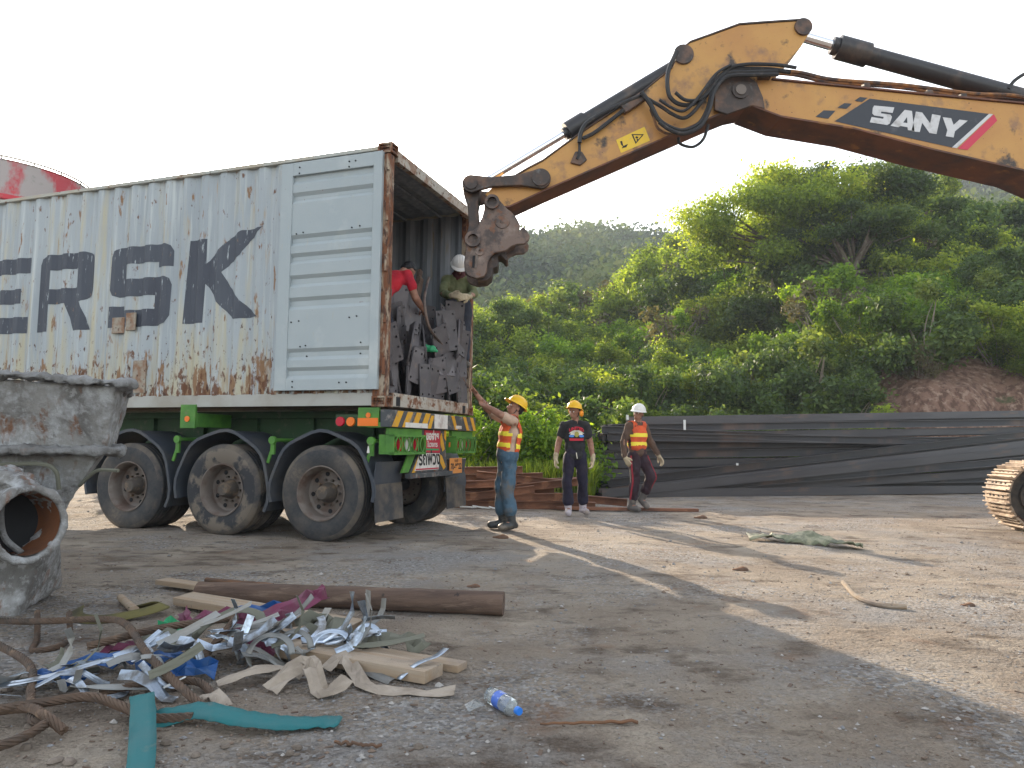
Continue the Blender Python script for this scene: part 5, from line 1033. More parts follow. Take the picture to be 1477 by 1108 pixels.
o = MB().tube([p-P[-1] for p in P], [.018]*len(P), 8).build('bent_stick', 'wood_new', smooth=True); o.location = P[-1]; tag(o, 'bent pale stick standing on the sunlit ground at the right', 'stick')
log((-.62, 2.92-.25, .012), (-.45, 2.70-.05, .010), .006, .006, 'twig', 'wood_stick', 'thin twig lying right of the teal strap', 'twig', 6, .01, 6)
def plank(a, b, w_, th, zz, lab, roll=0., m='wood_new'):
    a = Vector((a[0], a[1], zz[0])); b = Vector((b[0], b[1], zz[1])); d = (b-a).normalized(); y = Vector((0, 0, 1)).cross(d).normalized(); z = d.cross(y)
    mb = MB(); N_ = 12; L_ = (b-a).length; vs = []
    for i in range(N_+1):
        s = L_*i/N_; k = noise.noise(Vector((i*.5, a.x, 1)))*.004
        vs += [(s, -w_/2+k, 0), (s, w_/2+k, 0), (s, w_/2+k, th), (s, -w_/2+k, th)]
    fs = [(i*4+p, i*4+(p+1) % 4, i*4+4+(p+1) % 4, i*4+4+p) for i in range(N_) for p in range(4)] + [(3, 2, 1, 0), tuple(N_*4+k for k in range(4))]
    mb.add(vs, fs); o = mb.build('plank', m, bevel=.003); o.matrix_world = frame4(a, d, y, z) @ Matrix.Rotation(roll, 4, 'X'); return tag(o, lab, 'plank')
plank((-2.58, 5.46), (-1.98, 5.16), .11, .035, (.02, .02), 'short pale plank end behind the left end of the thick pole')
plank((-2.12, 4.80), (-.84, 4.08), .15, .050, (.03, .035), 'long pale plank running between the thick pole and the strap heap', .08)
plank((-1.18, 3.72), (-.34, 3.36), .17, .055, (.03, .012), 'broad sawn plank in front of the strap heap with a steel band across it', -.05)
plank((-.86, 3.80), (-.22, 3.50), .09, .035, (.01, .01), 'narrow plank half hidden behind the broad sawn plank')
plank((-1.60, 3.60), (-1.05, 3.86), .10, .022, (.06, .08), 'flat brown board buried among the steel bands', .3)
# ribbons
def ribbon(path, width, name, m, lab, cat, group=None, twist=None, n=10, flat=None, th=.0015, crumple=0., smooth=True):
    P = smooth_path(path, n); root = P[0].copy(); vs = []; K = len(P)
    for i, p in enumerate(P):
        t = (P[min(i+1, K-1)] - P[max(i-1, 0)]).normalized(); f = i/(K-1)
        side = t.cross(Vector((0, 0, 1))); side = side.normalized() if side.length > .05 else Vector((0, 1, 0))
        nrm = side.cross(t).normalized(); a = twist(f) if callable(twist) else (twist or 0.)
        s_ = side*math.cos(a) + nrm*math.sin(a); up_ = nrm*math.cos(a) - side*math.sin(a)
        for q in (-.5, -.17, .17, .5):
            c_ = crumple*width*(noise.noise(Vector((i*.9, q*4, root.x*31))) + .4*noise.noise(Vector((i*2.1, q*7, root.y*31)))); wv_ = 1 + crumple*.5*noise.noise(Vector((i*.6, 3, root.x*17)))
            vs.append(p - root + s_*width*q*wv_ + up_*c_)
    mb = MB(); mb.add(vs, [(4*i+k, 4*i+k+1, 4*i+k+5, 4*i+k+4) for i in range(K-1) for k in range(3)]); o = mb.build(name, m, smooth=smooth, sharp=35); o.location = root
    so = o.modifiers.new('s', 'SOLIDIFY'); so.thickness = th; return tag(o, lab, cat, group)
rr = random.Random(21)
GBs = 'shiny steel banding strips in the strap heap'
spots = []
for i in range(80):
    f = rr.random(); cx = -2.10 + 1.30*f + rr.gauss(0, .10); cy = 3.12 + .62*f + rr.gauss(0, .13); cz = .03 + .10*math.exp(-((cx+1.45)/.5)**2-((cy-3.5)/.35)**2) + rr.random()*.06
    ang = rr.gauss(.35, .9); L_ = rr.uniform(.12, .42); kind = rr.random(); cu = rr.uniform(-2.4, 2.4) if kind < .25 else rr.uniform(-.5, .5)
    pts = []; a = ang; p = Vector((cx, cy, cz)); pitch = rr.gauss(0, .25); dp = rr.gauss(0, .8) if kind < .5 else rr.choice((-1.6, 1.6, .2))
    for k in range(5):
        pts.append(Vector((p.x, p.y, max(p.z, gz(p.x, p.y)+.012)))); p = p + Vector((math.cos(a)*math.cos(pitch), math.sin(a)*math.cos(pitch), math.sin(pitch)))*L_/4; a += cu*.25; pitch += dp*.35
    tw0, tw1 = rr.uniform(-1.1, .2), rr.uniform(-1.2, .3)
    ribbon(pts, rr.choice((.042, .038, .030)), 'steel_band', 'band_steel' if rr.random() < .50 else ('band_matt' if rr.random() < .75 else 'band_olive'), 'short curled shiny steel banding strip in the heap of straps', 'steel band', GBs, twist=lambda f_, a_=tw0, b_=tw1: a_+(b_-a_)*f_, n=3 if kind < .25 else 1, smooth=kind < .25, crumple=.12)
# loops of matt band right of the middle
for (cx, cy, r_, ti, m) in ((-1.10, 3.42, .10, .9, 'band_matt'), (-1.02, 3.52, .08, 1.2, 'band_matt'), (-.86, 3.58, .09, .7, 'band_steel'), (-1.22, 3.62, .09, 1.0, 'band_matt'), (-.72, 3.74, .06, 1.1, 'band_steel')):
    pts = [Vector((cx+r_*math.cos(t), cy+r_*.6*math.sin(t)*math.cos(ti), .10+r_*math.sin(t)*math.sin(ti))) for t in [k*.62 for k in range(9)]]
    ribbon(pts, .030, 'steel_band', m, 'curled steel band loop standing up in the right part of the strap heap', 'steel band', 'curled loops of steel band', twist=.5, n=4)
ribbon([gp(-.49, 3.30, .02), gp(-.42, 3.36, .07), gp(-.34, 3.44, .085), gp(-.30, 3.52, .10)], .032, 'steel_band', 'band_steel', 'bright straight steel band lying across the end of the broad sawn plank', 'steel band', n=5)
ribbon([gp(-.80, 4.02, .12), gp(-.70, 4.00, .14), gp(-.62, 4.00, .14)], .032, 'steel_band', 'band_steel', 'bright steel band end beside the end of the long pale plank', 'steel band', twist=.8, n=5)
ribbon([gp(-2.30, 3.02, .02), gp(-2.10, 3.12, .03), gp(-1.92, 3.24, .03), gp(-1.80, 3.26, .05)], .034, 'steel_band', 'band_steel', 'long flat steel band reaching the left edge by the wire rope', 'steel band', twist=.3, n=5)
GC = 'coloured strapping scraps in the heap'
for i, (pts, w_, m, lab, tw) in enumerate([
    ([(-1.78, 4.02, .16), (-1.74, 3.96, .13), (-1.70, 3.92, .09)], .07, 'band_pink', 'pink strap scrap at the top left of the strap heap', .9),
    ([(-1.74, 3.88, .06), (-1.62, 3.98, .12), (-1.50, 4.05, .14), (-1.42, 4.04, .10)], .09, 'band_pink', 'dull pink strap folded behind the green scrap', .7),
    ([(-1.45, 3.86, .10), (-1.25, 4.02, .15), (-1.12, 4.16, .20), (-1.05, 4.22, .23)], .09, 'band_pink', 'long dark pink strap rising to a point above the long plank', .8),
    ([(-1.82, 3.84, .12), (-1.74, 3.84, .12), (-1.68, 3.86, .08)], .08, 'band_green', 'bright green strap scrap beside the pink scrap', .9),
    ([(-1.66, 4.10, .10), (-1.58, 4.12, .12), (-1.50, 4.12, .09)], .035, 'band_green', 'narrow green strap arched over the pink strap', .4),
    ([(-1.52, 4.05, .12), (-1.38, 4.12, .14), (-1.22, 4.22, .13)], .09, 'band_blue', 'blue plastic strap behind the dark pink strap', .9),
    ([(-1.56, 3.30, .05), (-1.44, 3.32, .07), (-1.32, 3.36, .05)], .08, 'band_blue', 'bright blue plastic scrap low in the middle of the heap', .9),
    ([(-1.72, 3.42, .05), (-1.60, 3.50, .07), (-1.50, 3.58, .05)], .07, 'band_blue', 'deep blue strap scrap left of the middle of the heap', .7),
    ([(-2.02, 3.36, .04), (-1.86, 3.44, .08), (-1.74, 3.46, .05)], .09, 'band_blue', 'dark blue film scrap under the steel bands on the left', .5),
    ([(-1.30, 3.56, .09), (-1.20, 3.60, .10), (-1.12, 3.58, .06)], .06, 'band_pink', 'small pink scrap inside the curled bands', .9),
    ([(-1.60, 3.72, .10), (-1.45, 3.86, .19), (-1.30, 3.84, .18), (-1.22, 3.70, .08)], .05, 'band_olive', 'olive webbing arched over the middle of the heap', .6),
    ([(-1.62, 3.60, .06), (-1.56, 3.80, .14), (-1.44, 3.90, .17)], .06, 'band_olive', 'grey green strap running up to the arched webbing', .6),
    ([(-.78, 4.02-.26, .05), (-.66, 3.80, .08), (-.52, 3.80, .07), (-.44, 3.74, .03)], .12, 'band_olive', 'crumpled dark green cloth behind the broad sawn plank', .2),
    ([(-1.26, 3.02, .03), (-1.20, 3.04, .05), (-1.13, 2.99, .02)], .06, 'band_beige', 'short beige strip curled beside the wire rope end', .15),
    ([(-1.26, 3.22, .03), (-1.12, 3.30, .07), (-1.00, 3.36, .05), (-.92, 3.34, .03)], .06, 'band_beige', 'beige card strip arched left of the folded beige strip', .2),
    ([(-1.02, 3.18, .02), (-.92, 3.32, .10), (-.86, 3.26, .09), (-.78, 3.14, .02), (-.70, 3.22, .06)], .08, 'band_beige', 'wide beige card strip folded to a peak in front of the heap', .35),
    ([(-.84, 3.40, .04), (-.78, 3.46, .09), (-.70, 3.36, .05), (-.60, 3.22, .025), (-.42, 3.18, .02), (-.23, 3.17, .025)], .075, 'band_beige', 'long beige strip trailing right along the ground from the heap', .12),
    ([(-1.50, 2.98, .04), (-1.44, 3.10, .05), (-1.40, 3.22, .06)], .012, 'litter_white', 'thin pale string lying between the ropes', .2), ([(-2.05, 3.20, .05), (-1.95, 3.26, .07), (-1.86, 3.25, .04)], .08, 'band_blue', 'small dark blue scrap near the left end of the heap', .4),
    ([(-1.80, 3.62, .09), (-1.70, 3.66, .12), (-1.60, 3.62, .08)], .07, 'band_olive', 'grey green cloth scrap left of the arched webbing', .5),
    ([(-1.95, 3.55, .05), (-1.86, 3.62, .09), (-1.78, 3.66, .06)], .06, 'band_pink', 'small dusty pink scrap left in the heap', .5),
    ([(-1.05, 3.80, .08), (-.92, 3.84, .13), (-.80, 3.80, .07)], .10, 'band_olive', 'dull brown fabric lump under the bright band near the long plank', .3),
    ([(-1.14, 3.95, .10), (-1.02, 3.98, .15), (-.92, 3.94, .10)], .09, 'band_olive', 'grey fabric fold just below the pointed pink strap', .5)]):
    ribbon([Vector(p) for p in pts], w_, 'strap_scrap' if m != 'band_beige' else 'card_strip', m, lab, 'strap scrap', GC, twist=-tw*.8, n=3, th=.002, crumple=(.35 if m == 'band_beige' else .7) if w_ > .05 else .3, smooth=m == 'band_olive')
ribbon([Vector(p) for p in [(-1.10, 2.22, .02), (-1.20, 2.46, .04), (-1.34, 2.74, .085), (-1.43, 2.91, .09), (-1.42, 2.90, .05), (-1.34, 2.84, .02)]], .085, 'teal_strap', 'strap_teal', 'wide teal lifting strap end running down towards the camera over the rope', 'strap', twist=.1, n=5, th=.003, crumple=.15)
ribbon([Vector(p) for p in [(-1.40, 2.80, .02), (-1.30, 2.84, .03), (-1.18, 2.86, .05), (-1.02, 2.80, .05), (-.86, 2.80, .03), (-.72, 2.84, .02), (-.64, 2.84, .02)]], .085, 'teal_strap', 'strap_teal', 'wide teal lifting strap lying flat across the ground in front of the heap', 'strap', twist=lambda f: -.6+.55*f, n=6, th=.003, crumple=.10)
ribbon([Vector(p) for p in [(-2.64, 4.52, .05), (-2.55, 4.38, .03), (-2.38, 4.34, .03), (-2.20, 4.44, .05), (-2.12, 4.54, .07), (-2.22, 4.62, .06), (-2.36, 4.60, .03)]], .07, 'olive_strap', 'strap_olive', 'worn olive and yellow strap looped on the dirt in front of the hopper', 'strap', twist=-.5, n=8, th=.004)
ribbon([Vector(p) for p in [(2.74, 8.46, .04), (2.95, 8.42, .06), (3.12, 8.34, .05), (3.28, 8.20, .07), (3.48, 8.06, .05), (3.66, 7.92, .05), (3.78, 7.86, .03)]], .22, 'tarp_strip', 'tarp_green', 'crumpled strip of green and cream tarpaulin on the sunlit ground', 'tarpaulin', twist=lambda f: .35*math.sin(f*9)-.2, n=4, th=.012, crumple=.22)
# wire ropes
def rope(path, r, lab, group=None):
    P = smooth_path(path, 10); root = P[0].copy(); mb = MB(); L_ = 0; S_ = [0.]
    for a, b in zip(P, P[1:]): L_ += (b-a).length; S_.append(L_)
    # resample evenly
    n = int(L_/.012)+2; Q = []; j = 0
    for i in range(n):
        s = L_*i/(n-1)
        while j < len(S_)-2 and S_[j+1] < s: j += 1
        f = (s-S_[j])/max(S_[j+1]-S_[j], 1e-6); Q.append(P[j].lerp(P[j+1], f) - root)
    up = None; fr_ = []
    for i, p in enumerate(Q):
        t = (Q[min(i+1, n-1)]-Q[max(i-1, 0)]).normalized()
        if up is None: up = t.orthogonal().normalized()
        up = (up - t*up.dot(t)).normalized(); fr_.append((up.copy(), t.cross(up)))
    for k in range(6):
        pts = [q + (u*math.cos(a) + v*math.sin(a))*r*.62 for i, (q, (u, v)) in enumerate(zip(Q, fr_)) for a in [2*PI*k/6 + L_*i/(n-1)/(r*9)*2*PI]]
        mb.tube(pts, r*.40, 5)
    o = mb.build('wire_rope', 'wire_rope', smooth=True); o.location = root; return tag(o, lab, 'wire rope', group)
rope([(-2.9, 4.15, .06), (-2.55, 3.98, .10), (-2.15, 3.92, .13), (-1.92, 3.72, .15), (-1.62, 3.32, .13), (-1.36, 3.06, .08), (-1.18, 2.92, .03)], .018, 'thick rusty wire rope sweeping from the hopper down across the strap heap')
rope([(-2.2, 2.84, .03), (-1.95, 2.84, .05), (-1.80, 2.90, .06), (-1.66, 2.96, .06), (-1.48, 2.88, .05), (-1.36, 2.83, .03), (-1.20, 2.84, .03)], .019, 'rusty wire rope running under the teal strap')
rope([(-2.45, 3.55, .10), (-2.10, 3.26, .09), (-1.92, 3.00, .05), (-1.78, 2.80, .03), (-1.68, 2.74, .05), (-1.72, 2.55, .04), (-2.0, 2.45, .02)], .018, 'rusty wire rope crossing the left corner in a bend')
rope([(-2.6, 2.62, .03), (-2.1, 2.78, .04), (-1.86, 2.86, .05), (-1.70, 2.74, .07), (-1.60, 2.70, .03)], .018, 'rusty wire rope lying low at the left corner under the bend')
rope([(-2.0, 3.52, .10), (-1.75, 3.70, .14), (-1.50, 3.80, .16), (-1.38, 3.72, .19), (-1.40, 3.55, .12), (-1.42, 3.36, .05)], .019, 'rusty wire rope looping over the middle of the strap heap')
rope([(-1.70, 3.10, .03), (-1.52, 3.20, .04), (-1.35, 3.22, .04), (-1.20, 3.06, .03)], .017, 'short rusty wire rope lying beneath the blue scrap')
rope([(-2.68, 4.20, .10), (-2.52, 3.96, .02), (-2.38, 3.72, .02), (-2.30, 3.86, .03), (-2.44, 4.10, .12)], .016, 'folded rope loop hanging from the hopper corner to the ground')
# bottle
bt = empty('plastic_bottle', gp(-.02, 3.02, .036), 0, 'clear plastic water bottle with a blue cap lying on the gravel', 'bottle')
bdir = Matrix.Rotation(R(-58), 4, 'Z') @ Matrix.Rotation(PI/2, 4, 'Y')
pr = [(.0, -.115), (.025, -.115), (.033, -.105), (.034, -.06), (.032, -.055), (.034, -.05), (.034, .04), (.031, .06), (.02, .082), (.0125, .09), (.0125, .10)]
o = MB().lathe(pr, axis='Z', n=24).build('bottle_body', 'bottle_clear', bt, smooth=True, sharp=60); o.matrix_local = bdir
o = MB().lathe([(.0345, -.045), (.0345, .005)], axis='Z', n=24).build('label', 'bottle_label', bt, smooth=True); o.matrix_local = bdir
o = MB().lathe([(.0, .118), (.0145, .118), (.0155, .114), (.0155, .098), (.0, .098)], axis='Z', n=20).build('cap', 'bottle_cap', bt, smooth=True, sharp=40); o.matrix_local = bdir
o = MB(); o.add([(0, 0, 0), (.05, .01, .02), (.07, .04, .01), (.03, .06, .03), (-.02, .04, .015), (.02, .03, .04)], [(0, 1, 5), (1, 2, 5), (2, 3, 5), (3, 4, 5), (4, 0, 5)]); o = o.build('plastic_wrap', 'bottle_clear'); o.location = gp(-.16, 2.98, .01); tag(o, 'small crumpled clear plastic scrap left of the bottle', 'plastic scrap')
for k, (x, y) in enumerate(((-.70, 12.05), (-.45, 12.0), (-.55, 12.12), (-.30, 11.95))):
    o = MB().box((0, 0, .02), (.28-.05*k, .05, .02), Matrix.Rotation(.3*k-.3, 3, 'Z')).build('paper_litter', 'litter_white'); o.location = (x, y, .01); o.rotation_euler = (0, .1*k, 0); tag(o, 'small white litter scrap on the ground by the rusty beams', 'litter', 'white litter scraps by the rusty beams')
for x, y, s in ((-.28, 5.55, .05), (-.12, 8.3, .09), (2.0, 6.4, .07), (3.1, 5.0, .05), (2.8, 10.8, .1)):
    me = caps_mesh([('e', (0, 0, 0), (s, s*.6, s*.3)), ('e', (s*.6, s*.2, 0), (s*.5, s*.5, s*.25))], s*.12, 1, s*.3, 9/s*.1); o = mesh_obj('dirt_clod', me, 'wood_stick'); o.location = gp(x, y, s*.1); tag(o, 'reddish clod of dirt or bark lying loose on the yard', 'clod', 'loose reddish clods on the yard')
# pebbles: countless
rp = random.Random(5); mb = MB()
for i in range(9000):
    y = 1.9 + 10*rp.random()**1.35; x = rp.uniform(-.85, .85)*y
    if noise.noise(Vector((x*.8, y*.8, 21))) < rp.uniform(-.7, .2): continue
    s = rp.choice((.004, .004, .005, .006, .008, .011 if rp.random() < .5 else .005, .017 if rp.random() < .12 else .006))*rp.uniform(.7, 1.3); c = Vector((x, y, gz(x, y)+s*.25)); a = rp.random()*6
    sx, sy, sz = s*rp.uniform(.7, 1.4), s*rp.uniform(.7, 1.2), s*rp.uniform(.45, .9)
    q = [c+Vector((sx*math.cos(a+t)*rp.uniform(.8, 1.1), sy*math.sin(a+t)*rp.uniform(.8, 1.1), rp.uniform(-.2, .2)*sz)) for t in (0, 1.25, 2.5, 3.75, 5.0)]
    mb.cur = rp.randrange(3); mb.add(q+[c+Vector((0, 0, sz)), c-Vector((0, 0, sz))], [(k, (k+1) % 5, 5) for k in range(5)]+[((k+1) % 5, k, 6) for k in range(5)])
mat('pebble_grey', (.20, .20, .205), .9); mat('pebble_pale', (.33, .31, .29), .9); mat('pebble_brown', (.17, .125, .095), .9)
o = mb.build('gravel', ['pebble_grey', 'pebble_pale', 'pebble_brown']); tag(o, 'loose gravel stones scattered over the dirt yard', 'gravel', kind='stuff')
mb = MB()
for i in range(300):
    x = rp.gauss(-1.5, .55); y = rp.gauss(2.6, .35) if rp.random() < .7 else rp.gauss(3.3, .3); y = max(1.9, y)
    s_ = rp.uniform(.005, .011 if rp.random() < .8 else .026); mb.cur = 0; c = Vector((x, y, gz(x, y)+s_*.2)); mb.sph(c, s_, 6, 4, (rp.uniform(.7, 1.4), rp.uniform(.7, 1.2), rp.uniform(.4, .8)), Matrix.Rotation(rp.random()*6, 3, 'Z'))
mat('soil_dark', (.13, .105, .085), .95, layers=[((.20, .165, .135), 9, .45, .6)], bump=.004, bscale=60)
o = mb.build('soil_clods', 'soil_dark', smooth=True, jitter=0); tag(o, 'crumbly dark soil clods around the ropes and straps', 'soil', kind='stuff')
# bark, sticks and crumbs of soil
mb = MB()
for i in range(900):
    y = 2.2 + 11*rp.random()**1.3; x = rp.uniform(-.75, .85)*y; L_ = rp.uniform(.008, .035); a = rp.random()*PI; c = Vector((x, y, gz(x, y)+.002))
    mb.box(c, (L_, L_*rp.uniform(.12, .5), .004), Matrix.Rotation(a, 3, 'Z') @ Matrix.Rotation(rp.uniform(-.3, .3), 3, 'Y'))
mat('chip_brown', (.12, .085, .065), .95)
o = mb.build('wood_chips', 'chip_brown'); tag(o, 'brown bark crumbs and splinters strewn over the yard', 'wood chips', kind='stuff')
# ------------------------------------------------------------------ hillside and far ridge
def sst(a, b, x): t = max(0., min(1., (x-a)/(b-a))); return t*t*(3-2*t)
def hz(x, y):
    if y < 19: return 0.
    s = .20 + .0078*max(0, min(21, x)); d = min(y, 56)-19.2
    z = s*max(0, d)*sst(19, 24, y) + (noise.noise(Vector((x*.12, y*.12, 3)))*1.0)*sst(22, 32, y)
    z += (2.3 + .5*noise.noise(Vector((x*1.1, y*.6, 8))))*sst(20.6, 22.6 + .9*noise.noise(Vector((x*1.7, 5, 2))), y + .5*noise.noise(Vector((x*.5, 2, 2))))*sst(9.5, 13.5, x)
    if y > 56:
        t = (y-56)/(265-56); az = x/max(y, 1)
        rid = 79 - 13*sst(-.05, .17, az) + 4*sst(.2, .3, az) + 27*sst(.38, .60, az) + 3*noise.noise(Vector((az*9, 0, 4)))
        z += (rid-10)*(sst(0, 1, min(t, 1))*.55 + .45*min(t, 1)**1.2) if t < 1 else (rid-10) - (y-265)*.25
        z += noise.noise(Vector((x*.025, y*.02, 7)))*5*min(1, t*2)
    return z
hx = axis_lines([(-90, -12, 6), (-12, 8, 2), (8, 26, .5), (26, 60, 2), (60, 300, 8)]); hy = axis_lines([(19, 27, .4), (27, 60, 1.5), (60, 330, 6)])
nx = len(hx); V_ = [(x, y, hz(x, y)-.02 if y > 19.1 else -.05) for y in hy for x in hx]; F_ = [(j*nx+i, j*nx+i+1, (j+1)*nx+i+1, (j+1)*nx+i) for j in range(len(hy)-1) for i in range(nx-1)]
me = bpy.data.meshes.new('hillside'); me.from_pydata(V_, [], F_); hs_ = mesh_obj('hillside', me, ['hill_floor', 'red_earth']); tag(hs_, kind='structure')
for p in me.polygons:
    c = p.center; p.use_smooth = True; p.material_index = 1 if (9.5 < c.x < 30 and 19.5 < c.y < 24.5) else 0
# foliage: thousands of separate leaf sprays per crown
def leaf_arrays(blobs, n, size, rs, flat=.25, shell=.25):
    vol = np.array([b[1][0]*b[1][1]*b[1][2] for b in blobs])**.7; idx = rs.choice(len(blobs), n, p=vol/vol.sum())
    C_ = np.array([b[0] for b in blobs])[idx]; Rr = np.array([b[1] for b in blobs])[idx]; dk = np.array([b[2] for b in blobs])[idx]
    d = rs.normal(size=(n, 3)); d /= np.linalg.norm(d, axis=1)[:, None]; r = shell + (1-shell)*rs.random(n)**.8; r *= 1 + .38*np.abs(rs.normal(size=n))*(rs.random(n) < .40)
    P = C_ + d*Rr*r[:, None]
    nr = d*.6 + rs.normal(size=(n, 3))*.9 + np.array([0, 0, .5]); nr /= np.linalg.norm(nr, axis=1)[:, None]
    t = np.cross(nr, rs.normal(size=(n, 3))); t /= np.linalg.norm(t, axis=1)[:, None]; b = np.cross(nr, t)
    s = size*(.5+1.1*rs.random(n)**2)[:, None]; t = t*s*.5; b = b*s*.27
    V = np.stack([P-t, P+b*1.0-t*.1, P+t, P-b*1.0-t*.1], 1).reshape(-1, 3)
    tint = np.clip(dk + rs.normal(size=n)*.16, 0, 1); return V, tint
def leaf_mesh(name, V, tint, m):
    n = len(V)//4; me = bpy.data.meshes.new(name); me.vertices.add(len(V)); me.vertices.foreach_set('co', V.astype(np.float32).ravel()); me.loops.add(len(V)); me.loops.foreach_set('vertex_index', np.arange(len(V), dtype=np.int32)); me.polygons.add(n)
    me.polygons.foreach_set('loop_start', np.arange(n, dtype=np.int32)*4); me.update(calc_edges=True); me.validate()
    a = me.attributes.new('tint', 'FLOAT', 'FACE'); a.data.foreach_set('value', tint.astype(np.float32)); me.materials.append(MATS[m]); return me
def plant(kind, seed, n, size, m, H, W, nb, label, cat, group, name, low=.12, br=.36, stems=7, spread=1., tall=1.):
    """returns Empty > crown, trunk"""
    rs = np.random.RandomState(seed); rg = random.Random(seed); blobs = []
    for k in range(nb):
        a = rg.random()*2*PI; rad = W*math.sqrt(rg.random())*.78; f = rg.random(); zz = H*(low + (1-low)*f*.86)
        env = 1.15*math.sqrt(max(.05, 1-(max(0, f-.35)/.75)**2)) if kind != 'umbrella' else (.35 + .75*f)
        b = W*br*rg.uniform(.55, 1.1)*(1.15-.45*f); blobs.append(((rad*env*math.cos(a), rad*env*math.sin(a), zz), (b, b, b*rg.uniform(.65, 1.15)*tall), .42 + rg.gauss(0, .15)))
    V, t = leaf_arrays(blobs, n, size, rs); root = empty(name, (0, 0, 0), 0, label, cat, group)
    me = leaf_mesh('crown', V, t, m); c = bpy.data.objects.new('crown', me); COL.objects.link(c); c.parent = root
    tr = MB()
    for k in range(stems):
        bl = blobs[rg.randrange(nb)][0]; a = rg.random()*2*PI; p0 = Vector((.12*math.cos(a)*stems/5, .12*math.sin(a)*stems/5, -.3)); p3 = Vector(bl); pm = p0.lerp(p3, .5) + Vector((rg.gauss(0, .12*W), rg.gauss(0, .12*W), .1*H))
        P = smooth_path([p0, pm, p3], 4); r0 = (.035 if kind == 'bush' else .11)*H/4; tr.tube(P, [max(.012, r0*(1-.75*i/(len(P)-1))) for i in range(len(P))], 6)
    for k in range(10 if kind == 'bush' else 16):
        bl = Vector(blobs[rg.randrange(nb)][0]); e = bl + Vector((rg.gauss(0, .5), rg.gauss(0, .5), rg.uniform(.1, .7)))*W*.45; tr.tube([bl*.6, bl, e], [.014, .010, .004], 4)
    tr.build('trunk', 'trunk_bark' if kind != 'bush' else 'stem_pale', root, smooth=True); return root
GP = {'bush': 'green scrub bushes covering the slope', 'dark': 'dark leafy scrub bushes on the slope', 'bright': 'bright creeper covered bushes on the slope', 'tree': 'small trees standing on the slope', 'dry': 'dry stemmed thin bushes at the slope foot'}
protosP = {
    'bush': [plant('bush', s, 13000, .125, 'leaf_mid', 2.6, 1.7, 13, 'mid green leafy scrub bush growing on the slope behind the beams', 'bush', GP['bush'], 'bush') for s in (1, 2, 3)],
    'dark': [plant('bush', s, 12000, .14, 'leaf_dark', 2.8, 1.7, 13, 'dark green leafy scrub bush growing on the slope behind the beams', 'bush', GP['dark'], 'bush') for s in (4, 5)],
    'bright': [plant('bush', s, 13000, .12, 'leaf_bright', 2.2, 1.8, 12, 'bright yellow-green creeper covered bush on the sunlit part of the slope', 'bush', GP['bright'], 'bush') for s in (6, 7)],
    'tree': [plant('tree', s, 18000, .15, 'leaf_mid' if s % 2 else 'leaf_dark', 5.6, 2.3, 16, 'small leafy tree rising above the scrub on the slope', 'tree', GP['tree'], 'tree', low=.35, stems=6) for s in (8, 9, 10)],
    'dry': [plant('bush', s, 1500, .14, 'leaf_dry', 1.9, 1.2, 9, 'thin half dry bush with pale bare stems at the foot of the slope', 'bush', GP['dry'], 'bush', stems=16) for s in (11,)]}
cnt = {k: 0 for k in protosP}
def put(kind, x, y, sc, rz=None, label=None, group='same', sz=1.):
    L_ = protosP[kind]; i = rv.randrange(len(L_)); p = L_[i]
    if not p.get('_used'): p['_used'] = 1; o = p
    else: o = copy_tree(p)
    o.location = (x, y, hz(x, y)-.1); o.rotation_euler = (0, 0, rv.random()*6.28 if rz is None else rz); o.scale = (sc, sc, sc*sz); cnt[kind] += 1
    if label: o['label'] = label
    if group != 'same':
        if group: o['group'] = group
        elif 'group' in o: del o['group']
    return o
rv = random.Random(33)
y = 20.3
while y < 62:
    st = 1.9 if y < 30 else (2.6 if y < 42 else 3.6); x = -7 - y*.05
    while x < y*.80 + 5:
        xx, yy = x + rv.gauss(0, st*.28), y + rv.gauss(0, st*.25)
        if 11.2 < xx < 24 and yy < 23.4: x += st; continue
        az = xx/yy; nv = noise.noise(Vector((xx*.11, yy*.11, 40)))
        sc = (.75 if yy < 22 else (1.0 if yy < 30 else (1.25 if yy < 42 else 1.7)))*rv.uniform(.8, 1.25)
        r_ = rv.random()
        if yy < 21.6: kind = 'dry' if r_ < .45 else ('dark' if r_ < .7 else 'bush')
        elif nv > .08 and yy < 46: kind = 'bright' if r_ < .75 else 'bush'
        elif nv < -.12: kind = 'dark' if r_ < .7 else 'bush'
        else: kind = 'bush' if r_ < .55 else ('dark' if r_ < .75 else ('bright' if r_ < .85 else 'tree'))
        if yy > 40 and az < .25 and kind == 'tree': kind = 'bush'
        if kind == 'tree' and yy < 35 and xx < 12: kind = 'bush'
        if xx < 9 and yy < 34: sc = min(sc, 1.0)
        if kind == 'tree': sc *= .62
        if yy > 22 and rv.random() < .08: kind = 'dry'; sc *= 1.3
        put(kind, xx, yy, sc); x += st*rv.uniform(.85, 1.15)
    y += st*.85
